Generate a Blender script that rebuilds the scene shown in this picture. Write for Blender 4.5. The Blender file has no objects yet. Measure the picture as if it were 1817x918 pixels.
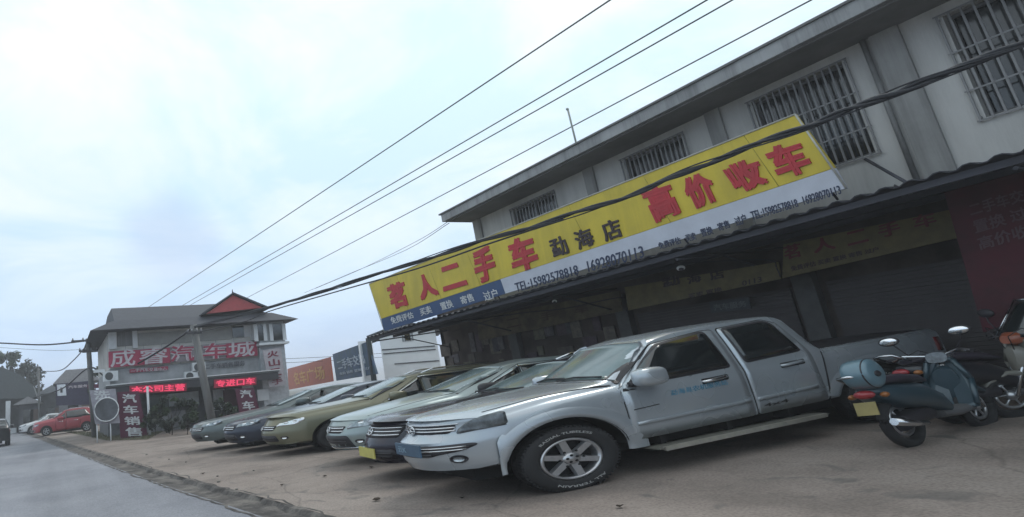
import bpy, bmesh, math, random
from mathutils import Vector, Matrix
random.seed(7)
SC=bpy.context.scene; COL=SC.collection
R=math.radians
# ------------------------------------------------------------------ camera geometry (1817x918 photograph)
FW,FH=1817.,918.
CF,CX,CY,YAW,PITCH,ROLL,CH=1000.,500.,445.5656,0.3897,0.2399,-0.1059,1.4799
_f=Vector((math.sin(YAW)*math.cos(PITCH),math.cos(YAW)*math.cos(PITCH),math.sin(PITCH)))
_r=Vector((math.cos(YAW),-math.sin(YAW),0)); _u=_r.cross(_f)
CRt=_r*math.cos(ROLL)+_u*math.sin(ROLL); CUp=-_r*math.sin(ROLL)+_u*math.cos(ROLL); CFw=_f
CAM=Vector((0,0,CH))
def ray(px,py): return CRt*((px-CX)/CF)-CUp*((py-CY)/CF)+CFw
# measured positions are read off the photograph and set onto real planes of the place
def ax(px,py,X): d=ray(px,py); return CAM+d*(X/d.x)
def ay(px,py,Y): d=ray(px,py); return CAM+d*(Y/d.y)
def az(px,py,Z=0.): d=ray(px,py); return CAM+d*((Z-CH)/d.z)
def apl(px,py,P,n): d=ray(px,py); return CAM+d*((P-CAM).dot(n)/d.dot(n))
cam=bpy.data.cameras.new('camera'); co=bpy.data.objects.new('camera',cam); COL.objects.link(co)
cam.sensor_fit='HORIZONTAL'; cam.sensor_width=36; cam.lens=36*CF/FW
cam.shift_x=(FW/2-CX)/FW; cam.shift_y=(CY-FH/2)/FW
cam.clip_start=.05; cam.clip_end=3000
m=Matrix((CRt,CUp,-CFw)).transposed().to_4x4(); m.translation=CAM; co.matrix_world=m
SC.camera=co
HAZE_DENSITY=.0026
# ------------------------------------------------------------------ materials
def nn(nt,t,**k):
    n=nt.nodes.new(t)
    for a,b in k.items():
        if a in n.inputs: n.inputs[a].default_value=b
        else: setattr(n,a,b)
    return n
MATS={}
def mat(name,col,rough=.6,metal=0.,var=.12,scale=6.,col2=None,bump=0.,coat=0.,spec=.5,emit=0.,stretch=None,contrast=(.35,.65),detail=6.,bscale=None,rv=1.,streak=0.):
    if name in MATS: return MATS[name]
    M=bpy.data.materials.new(name); M.use_nodes=True; nt=M.node_tree; b=nt.nodes['Principled BSDF']
    b.inputs['Roughness'].default_value=rough; b.inputs['Metallic'].default_value=metal
    b.inputs['Coat Weight'].default_value=coat; b.inputs['Specular IOR Level'].default_value=spec
    b.inputs['Coat Roughness'].default_value=.08
    c1=tuple(col)+(1,); c2=tuple(col2)+(1,) if col2 else tuple(max(0,c*(1-var*2)) for c in col)+(1,)
    tc=nn(nt,'ShaderNodeTexCoord'); mp=nn(nt,'ShaderNodeMapping')
    if stretch: mp.inputs['Scale'].default_value=stretch
    nt.links.new(tc.outputs['Object'],mp.inputs['Vector'])
    no=nn(nt,'ShaderNodeTexNoise',Scale=scale,Detail=detail,Roughness=.62)
    nt.links.new(mp.outputs[0],no.inputs['Vector'])
    cr=nn(nt,'ShaderNodeValToRGB'); cr.color_ramp.elements[0].position=contrast[0]; cr.color_ramp.elements[1].position=contrast[1]
    cr.color_ramp.elements[0].color=c2; cr.color_ramp.elements[1].color=c1
    nt.links.new(no.outputs['Fac'],cr.inputs['Fac']); oc=cr.outputs['Color']
    if streak:
        m2_=nn(nt,'ShaderNodeMapping'); m2_.inputs['Scale'].default_value=(2.5,2.5,.16); nt.links.new(tc.outputs['Object'],m2_.inputs['Vector'])
        n3=nn(nt,'ShaderNodeTexNoise',Scale=1.6,Detail=6.,Roughness=.7); nt.links.new(m2_.outputs[0],n3.inputs['Vector'])
        r3_=nn(nt,'ShaderNodeValToRGB'); r3_.color_ramp.elements[0].position=.38; r3_.color_ramp.elements[0].color=(1-streak,1-streak,1-streak,1); r3_.color_ramp.elements[1].position=.56; r3_.color_ramp.elements[1].color=(1,1,1,1)
        nt.links.new(n3.outputs['Fac'],r3_.inputs['Fac']); x3=nn(nt,'ShaderNodeMix',data_type='RGBA',blend_type='MULTIPLY'); x3.inputs['Factor'].default_value=1
        nt.links.new(oc,x3.inputs[6]); nt.links.new(r3_.outputs[0],x3.inputs[7]); oc=x3.outputs[2]
    nt.links.new(oc,b.inputs['Base Color'])
    mr=nn(nt,'ShaderNodeMapRange'); mr.inputs['To Min'].default_value=max(0,rough-.08*rv); mr.inputs['To Max'].default_value=min(1,rough+.1*rv)
    nt.links.new(no.outputs['Fac'],mr.inputs['Value']); nt.links.new(mr.outputs[0],b.inputs['Roughness'])
    if bump:
        n2=nn(nt,'ShaderNodeTexNoise',Scale=bscale or scale*8,Detail=5.); nt.links.new(mp.outputs[0],n2.inputs['Vector'])
        bp=nn(nt,'ShaderNodeBump',Strength=bump,Distance=.02); nt.links.new(n2.outputs['Fac'],bp.inputs['Height']); nt.links.new(bp.outputs[0],b.inputs['Normal'])
    if emit:
        b.inputs['Emission Color'].default_value=c1; b.inputs['Emission Strength'].default_value=emit
    MATS[name]=M; return M
def ground_mat(name,base,dark,light,scale=.5,bump=.35,rough=.9,tex=60,stain=None,crack=False,tracks=False):
    M=bpy.data.materials.new(name); M.use_nodes=True; nt=M.node_tree; b=nt.nodes['Principled BSDF']; L=nt.links.new
    b.inputs['Roughness'].default_value=rough; b.inputs['Specular IOR Level'].default_value=.3
    g=nn(nt,'ShaderNodeNewGeometry')
    a=nn(nt,'ShaderNodeTexNoise',Scale=scale,Detail=7.,Roughness=.65); L(g.outputs['Position'],a.inputs['Vector'])
    r=nn(nt,'ShaderNodeValToRGB'); e=r.color_ramp.elements
    e[0].position=.38; e[0].color=dark+(1,); e[1].position=.62; e[1].color=light+(1,); k=e.new(.5); k.color=base+(1,)
    L(a.outputs['Fac'],r.inputs['Fac'])
    f=nn(nt,'ShaderNodeTexNoise',Scale=tex,Detail=4.); L(g.outputs['Position'],f.inputs['Vector'])
    mx=nn(nt,'ShaderNodeMix',data_type='RGBA',blend_type='MULTIPLY'); mx.inputs['Factor'].default_value=.5
    r2=nn(nt,'ShaderNodeValToRGB'); r2.color_ramp.elements[0].position=.3; r2.color_ramp.elements[0].color=(.45,.45,.45,1); r2.color_ramp.elements[1].position=.62; r2.color_ramp.elements[1].color=(1.15,1.15,1.15,1)
    L(f.outputs['Fac'],r2.inputs['Fac']); L(r.outputs[0],mx.inputs[6]); L(r2.outputs[0],mx.inputs[7])
    out=mx.outputs[2]
    if stain:
        s=nn(nt,'ShaderNodeTexNoise',Scale=1.7,Detail=3.,Distortion=1.2); L(g.outputs['Position'],s.inputs['Vector'])
        r3=nn(nt,'ShaderNodeValToRGB'); r3.color_ramp.elements[0].position=.59; r3.color_ramp.elements[0].color=(0,0,0,1); r3.color_ramp.elements[1].position=.72; r3.color_ramp.elements[1].color=(.7,.7,.7,1)
        L(s.outputs['Fac'],r3.inputs['Fac']); m2=nn(nt,'ShaderNodeMix',data_type='RGBA'); L(r3.outputs[0],m2.inputs['Factor']); L(out,m2.inputs[6]); m2.inputs[7].default_value=stain+(1,); out=m2.outputs[2]
    if crack:
        v=nn(nt,'ShaderNodeTexVoronoi',Scale=.33,feature='DISTANCE_TO_EDGE'); 
        dn=nn(nt,'ShaderNodeTexNoise',Scale=1.5,Detail=6.); L(g.outputs['Position'],dn.inputs['Vector'])
        vm=nn(nt,'ShaderNodeMix',data_type='VECTOR'); vm.inputs['Factor'].default_value=.25; L(g.outputs['Position'],vm.inputs[4]); L(dn.outputs['Color'],vm.inputs[5]); L(vm.outputs[1],v.inputs['Vector'])
        r4=nn(nt,'ShaderNodeValToRGB'); r4.color_ramp.elements[0].position=.0; r4.color_ramp.elements[0].color=(.35,.35,.35,1); r4.color_ramp.elements[1].position=.006; r4.color_ramp.elements[1].color=(1,1,1,1)
        L(v.outputs['Distance'],r4.inputs['Fac']); m3=nn(nt,'ShaderNodeMix',data_type='RGBA',blend_type='MULTIPLY'); m3.inputs['Factor'].default_value=.42; L(out,m3.inputs[6]); L(r4.outputs[0],m3.inputs[7]); out=m3.outputs[2]
    if tracks:
        w=nn(nt,'ShaderNodeTexNoise',Scale=1.0,Detail=4.); mp=nn(nt,'ShaderNodeMapping'); mp.inputs['Scale'].default_value=(1.1,.05,1); L(g.outputs['Position'],mp.inputs['Vector']); L(mp.outputs[0],w.inputs['Vector'])
        r5=nn(nt,'ShaderNodeValToRGB'); r5.color_ramp.elements[0].position=.35; r5.color_ramp.elements[0].color=(.86,.86,.86,1); r5.color_ramp.elements[1].position=.6; r5.color_ramp.elements[1].color=(1.08,1.08,1.08,1)
        L(w.outputs['Fac'],r5.inputs['Fac']); m4=nn(nt,'ShaderNodeMix',data_type='RGBA',blend_type='MULTIPLY'); m4.inputs['Factor'].default_value=1; L(out,m4.inputs[6]); L(r5.outputs[0],m4.inputs[7]); out=m4.outputs[2]
    L(out,b.inputs['Base Color'])
    bp=nn(nt,'ShaderNodeBump',Strength=bump,Distance=.015); L(f.outputs['Fac'],bp.inputs['Height']); L(bp.outputs[0],b.inputs['Normal'])
    return M
def paint(name,col,metal=.5,rough=.32): return mat(name,col,rough,metal,var=.05,scale=1.2,coat=.5,contrast=(.2,.8),detail=2.,rv=.25)
GLASS=mat('dark_glass',(.012,.016,.018),.09,0,var=.2,scale=3,spec=.9,coat=.4)
SKYTINTG=mat('windscreen_glass',(.15,.21,.22),.16,0,var=.12,scale=2,spec=.7,coat=.25)  # teal sky reflection put into the base colour
BLACK=mat('black_plastic',(.028,.026,.032),.5,0)  # black lifted towards purple to imitate milky shadows
RUB=mat('tyre_rubber',(.022,.022,.024),.8,0,scale=20,bump=.2)
CHROME=mat('chrome',(.72,.74,.76),.18,1.,var=.05)
ALLOY=mat('alloy_rim',(.55,.56,.58),.32,.85,var=.08,scale=12)
WELL=mat('wheel_well',(.012,.012,.013),.9)
SEAM=mat('panel_gap',(.01,.01,.012),.8)
WHITEL=mat('white_letters',(.42,.42,.41),.6)
LAMP=mat('lamp_lens',(.45,.5,.54),.15,.5,var=.3,scale=14,coat=.7)
LAMPD=mat('smoked_lamp_lens',(.15,.17,.185),.14,.3,var=.35,scale=9,coat=.8)
LAMPW=mat('bright_lamp_reflector',(.85,.87,.88),.15,.8,var=.1,scale=12)
RUBTRIM=mat('grey_trim',(.10,.10,.105),.5)
# ------------------------------------------------------------------ object helpers
def tag(o,label=None,cat=None,group=None,kind=None):
    if label: o['label']=label
    if cat: o['category']=cat
    if group: o['group']=group
    if kind: o['kind']=kind
    return o
def empty(name,loc=(0,0,0),label=None,cat=None,group=None):
    o=bpy.data.objects.new(name,None); COL.objects.link(o); o.location=loc; o.empty_display_size=.2
    return tag(o,label,cat,group)
def finish(bm,name,mats,parent=None,smooth=None,label=None):
    me=bpy.data.meshes.new(name); bm.normal_update(); bm.to_mesh(me); bm.free()
    if not isinstance(mats,(list,tuple)): mats=[mats]
    for x in mats: me.materials.append(x)
    if smooth is not None:
        for p in me.polygons: p.use_smooth=True
        me.set_sharp_from_angle(angle=R(smooth))
    o=bpy.data.objects.new(name,me); COL.objects.link(o)
    if parent: o.parent=parent
    if label: o['label']=label
    return o
def BM(): return bmesh.new()
def qbox(bm,P,mi=0):
    "box from 8 points: bottom 4 ccw, top 4 ccw"
    v=[bm.verts.new(p) for p in P]
    for f in ((3,2,1,0),(4,5,6,7),(0,1,5,4),(1,2,6,5),(2,3,7,6),(3,0,4,7)):
        bm.faces.new([v[i] for i in f]).material_index=mi
def box(bm,x0,x1,y0,y1,z0,z1,mi=0):
    qbox(bm,[(x0,y0,z0),(x1,y0,z0),(x1,y1,z0),(x0,y1,z0),(x0,y0,z1),(x1,y0,z1),(x1,y1,z1),(x0,y1,z1)],mi)
def slab(bm,quad,depth,mi=0):
    "thick board: quad (bl,br,tr,tl) front face, depth vector backwards"
    q=[Vector(p) for p in quad]; d=Vector(depth)
    a=[bm.verts.new(p) for p in q]; b=[bm.verts.new(p+d) for p in q]
    bm.faces.new(a).material_index=mi; bm.faces.new(b[::-1]).material_index=mi
    n=len(q)
    for i in range(n): bm.faces.new([a[i],b[i],b[(i+1)%n],a[(i+1)%n]][::-1]).material_index=mi
def tube(bm,pts,r,n=8,mi=0,caps=True):
    pts=[Vector(p) for p in pts]; rings=[]
    rr=r if isinstance(r,(list,tuple)) else [r]*len(pts)
    for i,p in enumerate(pts):
        t=(pts[min(i+1,len(pts)-1)]-pts[max(i-1,0)]).normalized()
        a=t.cross(Vector((0,0,1)))
        if a.length<.05: a=t.cross(Vector((1,0,0)))
        a.normalize(); b=t.cross(a)
        rings.append([bm.verts.new(p+(a*math.cos(2*math.pi*k/n)+b*math.sin(2*math.pi*k/n))*rr[i]) for k in range(n)])
    for i in range(len(rings)-1):
        for k in range(n):
            f=bm.faces.new([rings[i][k],rings[i+1][k],rings[i+1][(k+1)%n],rings[i][(k+1)%n]]); f.material_index=mi; f.smooth=True
    if caps:
        bm.faces.new(rings[0]).material_index=mi; bm.faces.new(rings[-1][::-1]).material_index=mi
def ellipsoid(bm,c,r,mi=0,seg=14,rings=9,power=1.):
    vs=[]
    for j in range(rings+1):
        a=math.pi*j/rings; row=[]
        for i in range(seg):
            b=2*math.pi*i/seg
            s=lambda v: math.copysign(abs(v)**power,v)
            row.append(bm.verts.new((c[0]+r[0]*s(math.sin(a))*s(math.cos(b)),c[1]+r[1]*s(math.sin(a))*s(math.sin(b)),c[2]+r[2]*s(math.cos(a)))))
        vs.append(row)
    for j in range(rings):
        for i in range(seg):
            f=bm.faces.new([vs[j][i],vs[j+1][i],vs[j+1][(i+1)%seg],vs[j][(i+1)%seg]]); f.material_index=mi; f.smooth=True
TXC={}
def text_mesh(body,bold=.0):
    if body in TXC: return TXC[body]
    c=bpy.data.curves.new('lettering','FONT'); c.body=body; c.offset=bold; c.resolution_u=3; c.fill_mode='FRONT'
    o=bpy.data.objects.new('lettering',c); COL.objects.link(o)
    bpy.context.view_layer.update(); dg=bpy.context.evaluated_depsgraph_get()
    me=bpy.data.meshes.new_from_object(o.evaluated_get(dg)); bpy.data.objects.remove(o); bpy.data.curves.remove(c)
    V=[(v.co.x,v.co.y) for v in me.vertices]; F=[tuple(p.vertices) for p in me.polygons]; bpy.data.meshes.remove(me)
    x0=min(v[0] for v in V);x1=max(v[0] for v in V);y0=min(v[1] for v in V);y1=max(v[1] for v in V)
    TXC[body]=([((x-x0)/(x1-x0),(y-y0)/(y1-y0)) for x,y in V],F)
    return TXC[body]
def letters(bm,body,f,bold=.02,thick=None,mi=0,shift=None):
    "letters fitted to the unit square, f(u,v,w)->point (w = height off the board); strokes are thickened by stacked offset copies"
    s=(bold*.9 if shift is None else shift); n=max(1,len(body)*.9)
    offs=[(0,0)] if s<=0 else [(-s/n,-s*.8),(s/n,-s*.8),(s/n,s*.8),(-s/n,s*.8),(0,0)]
    for q,(dx,dy) in enumerate(offs):
        letters1(bm,body,(lambda u,v,w,dx=dx,dy=dy,q=q: f(s/n+u*(1-2*s/n)+dx,s*.8+v*(1-1.6*s)+dy,w*(1-.09*q))),mi)
def letters1(bm,body,f,mi):
    V,F=text_mesh(body,0)
    a=[bm.verts.new(f(u,v,1)) for u,v in V]; b=[bm.verts.new(f(u,v,0)) for u,v in V]
    from collections import Counter
    E=Counter()
    for p in F:
        try: bm.faces.new([a[i] for i in p]).material_index=mi
        except ValueError: pass
        for i in range(len(p)): E[(p[i],p[(i+1)%len(p)])]+=1
    for (i,j) in list(E):
        if (j,i) not in E:
            try: bm.faces.new([a[j],a[i],b[i],b[j]]).material_index=mi
            except ValueError: pass
def quadmap(q,n,off,th):
    bl,br,tr,tl=[Vector(p) for p in q]; n=Vector(n)
    return lambda u,v,w: (bl*(1-u)+br*u)*(1-v)+(tl*(1-u)+tr*u)*v+n*(off+th*w)
def sign_letters(body,q,n,material,parent,off=.004,th=.012,bold=.02,each=False,name='lettering'):
    bm=BM(); letters(bm,body,quadmap(q,n,off,th),bold); return finish(bm,name,material,parent)
# ------------------------------------------------------------------ world, sun
w=bpy.data.worlds.new("World"); SC.world=w; w.use_nodes=True; nt=w.node_tree; L=nt.links.new
bg=nt.nodes['Background']
SUN_EL,SUN_AZ=R(52),R(75)   # behind the shop, on the right
sky=nn(nt,'ShaderNodeTexSky'); sky.sky_type='NISHITA'; sky.sun_disc=False; sky.sun_elevation=SUN_EL; sky.sun_rotation=SUN_AZ; sky.air_density=1.2; sky.dust_density=2.
tc=nn(nt,'ShaderNodeTexCoord'); sep=nn(nt,'ShaderNodeSeparateXYZ'); L(tc.outputs['Generated'],sep.inputs[0])
zc=nn(nt,'ShaderNodeMath',operation='ADD'); L(sep.outputs['Z'],zc.inputs[0]); zc.inputs[1].default_value=.18
dv=[nn(nt,'ShaderNodeMath',operation='DIVIDE') for _ in range(2)]
for d_,a in zip(dv,'XY'): L(sep.outputs[a],d_.inputs[0]); L(zc.outputs[0],d_.inputs[1])
cb=nn(nt,'ShaderNodeCombineXYZ'); L(dv[0].outputs[0],cb.inputs[0]); L(dv[1].outputs[0],cb.inputs[1])
cn=nn(nt,'ShaderNodeTexNoise',Scale=1.15,Detail=8.,Roughness=.58,Distortion=.5); L(cb.outputs[0],cn.inputs['Vector'])
cr=nn(nt,'ShaderNodeValToRGB'); cr.color_ramp.elements[0].position=.40; cr.color_ramp.elements[1].position=.58
L(cn.outputs['Fac'],cr.inputs['Fac'])
# cloud veil colour by height: blue haze at the horizon, pale white above
cz=nn(nt,'ShaderNodeValToRGB'); e=cz.color_ramp.elements
e[0].position=0.; e[0].color=(5.0,6.3,8.8,1); e[1].position=.55; e[1].color=(8.9,9.0,9.1,1); k=e.new(.12); k.color=(5.6,7.1,9.1,1); k=e.new(.32); k.color=(7.7,8.5,9.1,1)
L(sep.outputs['Z'],cz.inputs['Fac'])
c2=nn(nt,'ShaderNodeValToRGB'); e=c2.color_ramp.elements
e[0].position=0.; e[0].color=(4.5,5.9,8.6,1); e[1].position=.5; e[1].color=(6.2,8.1,8.8,1)
L(sep.outputs['Z'],c2.inputs['Fac'])
mx=nn(nt,'ShaderNodeMix',data_type='RGBA'); L(cr.outputs[0],mx.inputs['Factor']); L(c2.outputs[0],mx.inputs[6]); L(cz.outputs[0],mx.inputs[7])
m2=nn(nt,'ShaderNodeMix',data_type='RGBA'); m2.inputs['Factor'].default_value=.86; L(sky.outputs[0],m2.inputs[6]); L(mx.outputs[2],m2.inputs[7])
dn_=nn(nt,'ShaderNodeVectorMath',operation='DOT_PRODUCT'); nm_=nn(nt,'ShaderNodeVectorMath',operation='NORMALIZE'); L(tc.outputs['Generated'],nm_.inputs[0]); L(nm_.outputs[0],dn_.inputs[0]); dn_.inputs[1].default_value=tuple(ray(305,428).normalized())
cn2=nn(nt,'ShaderNodeTexNoise',Scale=9.,Detail=4.); L(tc.outputs['Generated'],cn2.inputs['Vector'])
ad_=nn(nt,'ShaderNodeMath',operation='MULTIPLY_ADD'); L(cn2.outputs['Fac'],ad_.inputs[0]); ad_.inputs[1].default_value=.006; L(dn_.outputs['Value'],ad_.inputs[2])
mr_=nn(nt,'ShaderNodeMapRange',interpolation_type='SMOOTHSTEP'); L(ad_.outputs[0],mr_.inputs['Value']); mr_.inputs['From Min'].default_value=.9975; mr_.inputs['From Max'].default_value=1.0035; mr_.inputs['To Max'].default_value=.45
m3_=nn(nt,'ShaderNodeMix',data_type='RGBA'); L(mr_.outputs[0],m3_.inputs['Factor']); L(m2.outputs[2],m3_.inputs[6]); m3_.inputs[7].default_value=(3.9,4.8,6.6,1)
L(m3_.outputs[2],bg.inputs['Color']); bg.inputs['Strength'].default_value=.110
sl=bpy.data.lights.new('sun','SUN'); sl.energy=.9; sl.angle=R(18); sl.color=(1,.95,.88)
so=bpy.data.objects.new('sun',sl); COL.objects.link(so)
sd=Vector((math.sin(SUN_AZ)*math.cos(SUN_EL),math.cos(SUN_AZ)*math.cos(SUN_EL),math.sin(SUN_EL)))
so.rotation_euler=sd.to_track_quat('Z','Y').to_euler(); so.location=(20,20,30)
SC.view_settings.view_transform='Standard'; SC.view_settings.look='None'; SC.view_settings.exposure=.3; SC.view_settings.gamma=1
# ------------------------------------------------------------------ ground, road, lot
def lotz(x,y):
    s=.034*max(0,x-5.6); k=min(1,max(0,1-(y-15)/9)); return s*k*k*(3-2*k)+.02
kerb=[(3.9,-14),(3.45,-4),(3.2,1.5),(2.83,6.55),(2.62,8.42),(2.25,11.2),(1.75,16),(1.12,22.4),(.35,30),(-.79,42),(-2.2,56),(-4.5,75),(-9,100)]
def kx(y):
    for (x0,y0),(x1,y1) in zip(kerb,kerb[1:]):
        if y0<=y<=y1: return x0+(x1-x0)*(y-y0)/(y1-y0)
    return kerb[0][0] if y<kerb[0][1] else kerb[-1][0]
bm=BM(); g=[bm.verts.new(p) for p in ((-900,-900,-.06),(900,-900,-.06),(900,1200,-.06),(-900,1200,-.06))]; bm.faces.new(g)
tag(finish(bm,'ground',ground_mat('dry_ground',(.13,.125,.10),(.08,.085,.06),(.17,.16,.13),scale=.2)),kind='structure')
ys=[-14+i*1.0 for i in range(0,115)]
bm=BM(); rows=[]
for y in ys:
    x=kx(y); rows.append([bm.verts.new((x-a,y,-.012+.0*a)) for a in (.44,2.5,5,8,11,14)])
for a,b in zip(rows,rows[1:]):
    for i in range(5): bm.faces.new([a[i],b[i],b[i+1],a[i+1]])
tag(finish(bm,'road',ground_mat('asphalt',(.235,.24,.265),(.20,.205,.23),(.26,.265,.29),scale=.35,bump=.3,tex=45,tracks=True),smooth=40),kind='structure')
# gutter strip: broken dark edge between road and lot
bm=BM(); rows=[]
rj=random.Random(3); yy=[-14+i*.18 for i in range(0,480)]
for y in yy:
    x=kx(y); j1=rj.uniform(-.05,.05)+.04*math.sin(y*1.7); j2=rj.uniform(-.04,.05)
    rows.append([bm.verts.new((x-.52+j2,y,-.006)),bm.verts.new((x-.30,y,-.03)),bm.verts.new((x-.04+j1,y,-.035)),bm.verts.new((x+.02+j1,y,.014)),bm.verts.new((x+.10+j1,y,.024))])
for a,b in zip(rows,rows[1:]):
    for i in range(4): bm.faces.new([a[i],b[i],b[i+1],a[i+1]])
tag(finish(bm,'gutter',ground_mat('gutter_dirt',(.10,.09,.085),(.055,.05,.047),(.17,.155,.14),scale=2.2,bump=.8,tex=25),smooth=30),kind='structure')
bm=BM(); rows=[]
xs=[.05,.6,1.4,2.4,3.4,4.6,6,8,10,12,14,17,21,26]
for y in [-14+i*1. for i in range(0,70)]:
    rows.append([bm.verts.new((kx(y)+a,y,lotz(kx(y)+a,y))) for a in xs])
for a,b in zip(rows,rows[1:]):
    for i in range(len(xs)-1): bm.faces.new([a[i],b[i],b[i+1],a[i+1]])
tag(finish(bm,'parking_lot',ground_mat('worn_concrete',(.245,.205,.182),(.185,.155,.138),(.285,.242,.215),scale=.45,bump=.4,tex=38,stain=(.10,.095,.09),crack=True),smooth=40),kind='structure')
# ------------------------------------------------------------------ vehicles
def lin(tab,x):
    if x>=tab[0][0]: return tab[0][1]
    for (x0,v0),(x1,v1) in zip(tab,tab[1:]):
        if x0>=x>=x1: return v0+(v1-v0)*(x0-x)/max(1e-6,x0-x1)
    return tab[-1][1]
def soft(tab,x,h=.12): return sum(lin(tab,x+h*k) for k in (-1,-.5,0,.5,1))/5
class Body:
    """lofted vehicle skin: x forwards (front hub at 0), y left, z up"""
    def __init__(s,W,xn,xt,top,belt,zb,wr,bow,bulge,p=2.6,stations=64,hubs=(0,-5),wheel=(.62,.36),arch=(.86,.47),plan=None,rbow=.35):
        s.W,s.xn,s.xt,s.top,s.belt,s.zbt,s.wr,s.bowt,s.bulge,s.p,s.n=W,xn,xt,top,belt,zb,wr,bow,bulge,p,stations
        s.hubs,s.wheel,s.arch,s.plan,s.rbow=hubs,wheel,arch,plan or [(xn,.97),(xn-.8,1),(xt+.8,1),(xt,.96)],rbow
        s.cache={}
    def bow(s,x): return soft(s.bowt,x,.1)
    def prof(s,x):
        k=round(x,4)
        if k in s.cache: return s.cache[k]
        zt=soft(s.top,x,.07); zb=lin(s.zbt,x); bl=min(soft(s.belt,x),zt-.075); w=s.W*soft(s.plan,x)
        hg=zt-bl; c=min(1,max(0,(hg-.075)/.33)); wt=w*.91*(1-c)+s.wr*c; h=bl-zb; d=min(.09,.62*hg)
        P=[(0,zb),(w*.8,zb),(w*.965,zb+.035),(w*.995,zb+.22*h),(w*1.,zb+.55*h),(w*.992,zb+.86*h),(w*.962,bl),
           (w*.962*.5+(wt+.015)*.5,(bl+zt-d)/2),(wt,zt-d),(wt*.93,zt-d*.33),(wt*.55,zt-.006*(1+c)),(0,zt)]
        s.cache[k]=P; return P
    def sec(s,x,u):
        P=s.prof(x); i=min(int(u),10); f=u-i
        a=P[max(i-1,0)];b=P[i];c=P[i+1];d=P[min(i+2,11)]
        if i in(0,1,6,7): return (b[0]+(c[0]-b[0])*f,b[1]+(c[1]-b[1])*f)
        def cr(k): 
            m0=(c[k]-a[k])*.4; m1=(d[k]-b[k])*.4 if i<10 else 0
            return (2*f**3-3*f*f+1)*b[k]+(f**3-2*f*f+f)*m0+(-2*f**3+3*f*f)*c[k]+(f**3-f*f)*m1
        return (max(0,cr(0)),cr(1))
    def bx(s,x,y): return x-s.bow(x)*(min(1.05,abs(y)/s.W))**s.p
    def fb(s,y,z): return lin([(-b[0],b[1]) for b in s.bulge],-z)*(1-min(1,abs(y)/(s.W))**6)
    def build(s,mats,parent,name='body',wells=True):
        bm=BM(); st=[]; n=s.n
        xs=[s.xn+(s.xt-s.xn)*i/n for i in range(n+1)]
        for kx_,_ in s.top: 
            if s.xt<kx_<s.xn: xs.append(kx_)
        xs=sorted(set(round(x,3) for x in xs),reverse=True)
        xs=[x for i,x in enumerate(xs) if i==0 or xs[i-1]-x>.03]
        us=[]
        for i in range(11): us+= [i,i+.5] if i in(0,1,6,7) else [i,i+.34,i+.67]
        us.append(11)
        for x in xs:
            Lr=[];Rr=[]
            for u in us:
                y,z=s.sec(x,u); X=s.bx(x,y)
                Lr.append(bm.verts.new((X,y,z)))
                Rr.append(Lr[-1] if y<1e-5 and u in(0,11) else bm.verts.new((X,-y,z)))
            st.append((Lr,Rr))
        for (a,b),(c,d) in zip(st,st[1:]):
            for j in range(len(us)-1):
                for F in ([a[j],a[j+1],c[j+1],c[j]],[b[j+1],b[j],d[j],d[j+1]]):
                    F2=[]; [F2.append(v) for v in F if v not in F2]
                    if len(F2)>2: bm.faces.new(F2)
        for e_,(Lr,Rr) in ((0,st[0]),(1,st[-1])):
            rows=[]; m=12
            for j in range(len(us)):
                l=Lr[j];r=Rr[j]
                if l is r: rows.append([l]*(m+1)); continue
                row=[r]
                for i in range(1,m):
                    y=-l.co.y+2*l.co.y*i/m; z=l.co.z
                    X=(s.xn-s.bow(s.xn)*(abs(y)/s.W)**s.p+s.fb(y,z)) if e_==0 else (s.xt-s.bow(s.xt)*(abs(y)/s.W)**s.p-.03)
                    row.append(bm.verts.new((X,y,z)))
                row.append(l); rows.append(row)
            for a,b in zip(rows,rows[1:]):
                for i in range(m):
                    F=[a[i],a[i+1],b[i+1],b[i]]
                    if e_: F=F[::-1]
                    F2=[]; [F2.append(v) for v in F if v not in F2]
                    if len(F2)>2:
                        try: bm.faces.new(F2)
                        except ValueError: pass
        bmesh.ops.recalc_face_normals(bm,faces=bm.faces)
        o=finish(bm,name,mats,None,smooth=32)
        if wells:
            bm=BM()
            for hx in s.hubs:
                for sg in (1,-1):
                    N=40; a=[];b=[]
                    for i in range(N):
                        t=2*math.pi*i/N; X=hx+s.arch[0]*math.cos(t); Z=s.wheel[1]+s.arch[1]*math.sin(t)
                        a.append(bm.verts.new((X,sg*(s.W-.34),Z))); b.append(bm.verts.new((X,sg*(s.W+.2),Z)))
                    bm.faces.new(a); bm.faces.new(b)
                    for i in range(N): bm.faces.new([a[i],a[(i+1)%N],b[(i+1)%N],b[i]])
            bmesh.ops.recalc_face_normals(bm,faces=bm.faces)
            for f in bm.faces: f.material_index=1
            c=finish(bm,'cutter',mats)
            md=o.modifiers.new('b','BOOLEAN'); md.operation='DIFFERENCE'; md.object=c; md.solver='EXACT'
            bpy.context.view_layer.update(); dg=bpy.context.evaluated_depsgraph_get()
            me=bpy.data.meshes.new_from_object(o.evaluated_get(dg)); o.modifiers.clear(); 
            if len(me.polygons)>200: 
                o.data=me
                for p in me.polygons: p.use_smooth=True
                me.set_sharp_from_angle(angle=R(32))
            cm=c.data; bpy.data.objects.remove(c); bpy.data.meshes.remove(cm)
        o.parent=parent; return o
    # surface maps ------------------------------------------------
    def side(s,x,z,sg=1):
        xs=x; y=s.W
        for _ in range(5):
            lo,hi=2.,10.
            for _ in range(16):
                m_=(lo+hi)/2
                if s.sec(xs,m_)[1]<z: lo=m_
                else: hi=m_
            y=s.sec(xs,lo)[0]; xs=x+s.bow(xs)*(min(1.05,y/s.W))**s.p
        return Vector((x,sg*y,z))
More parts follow.
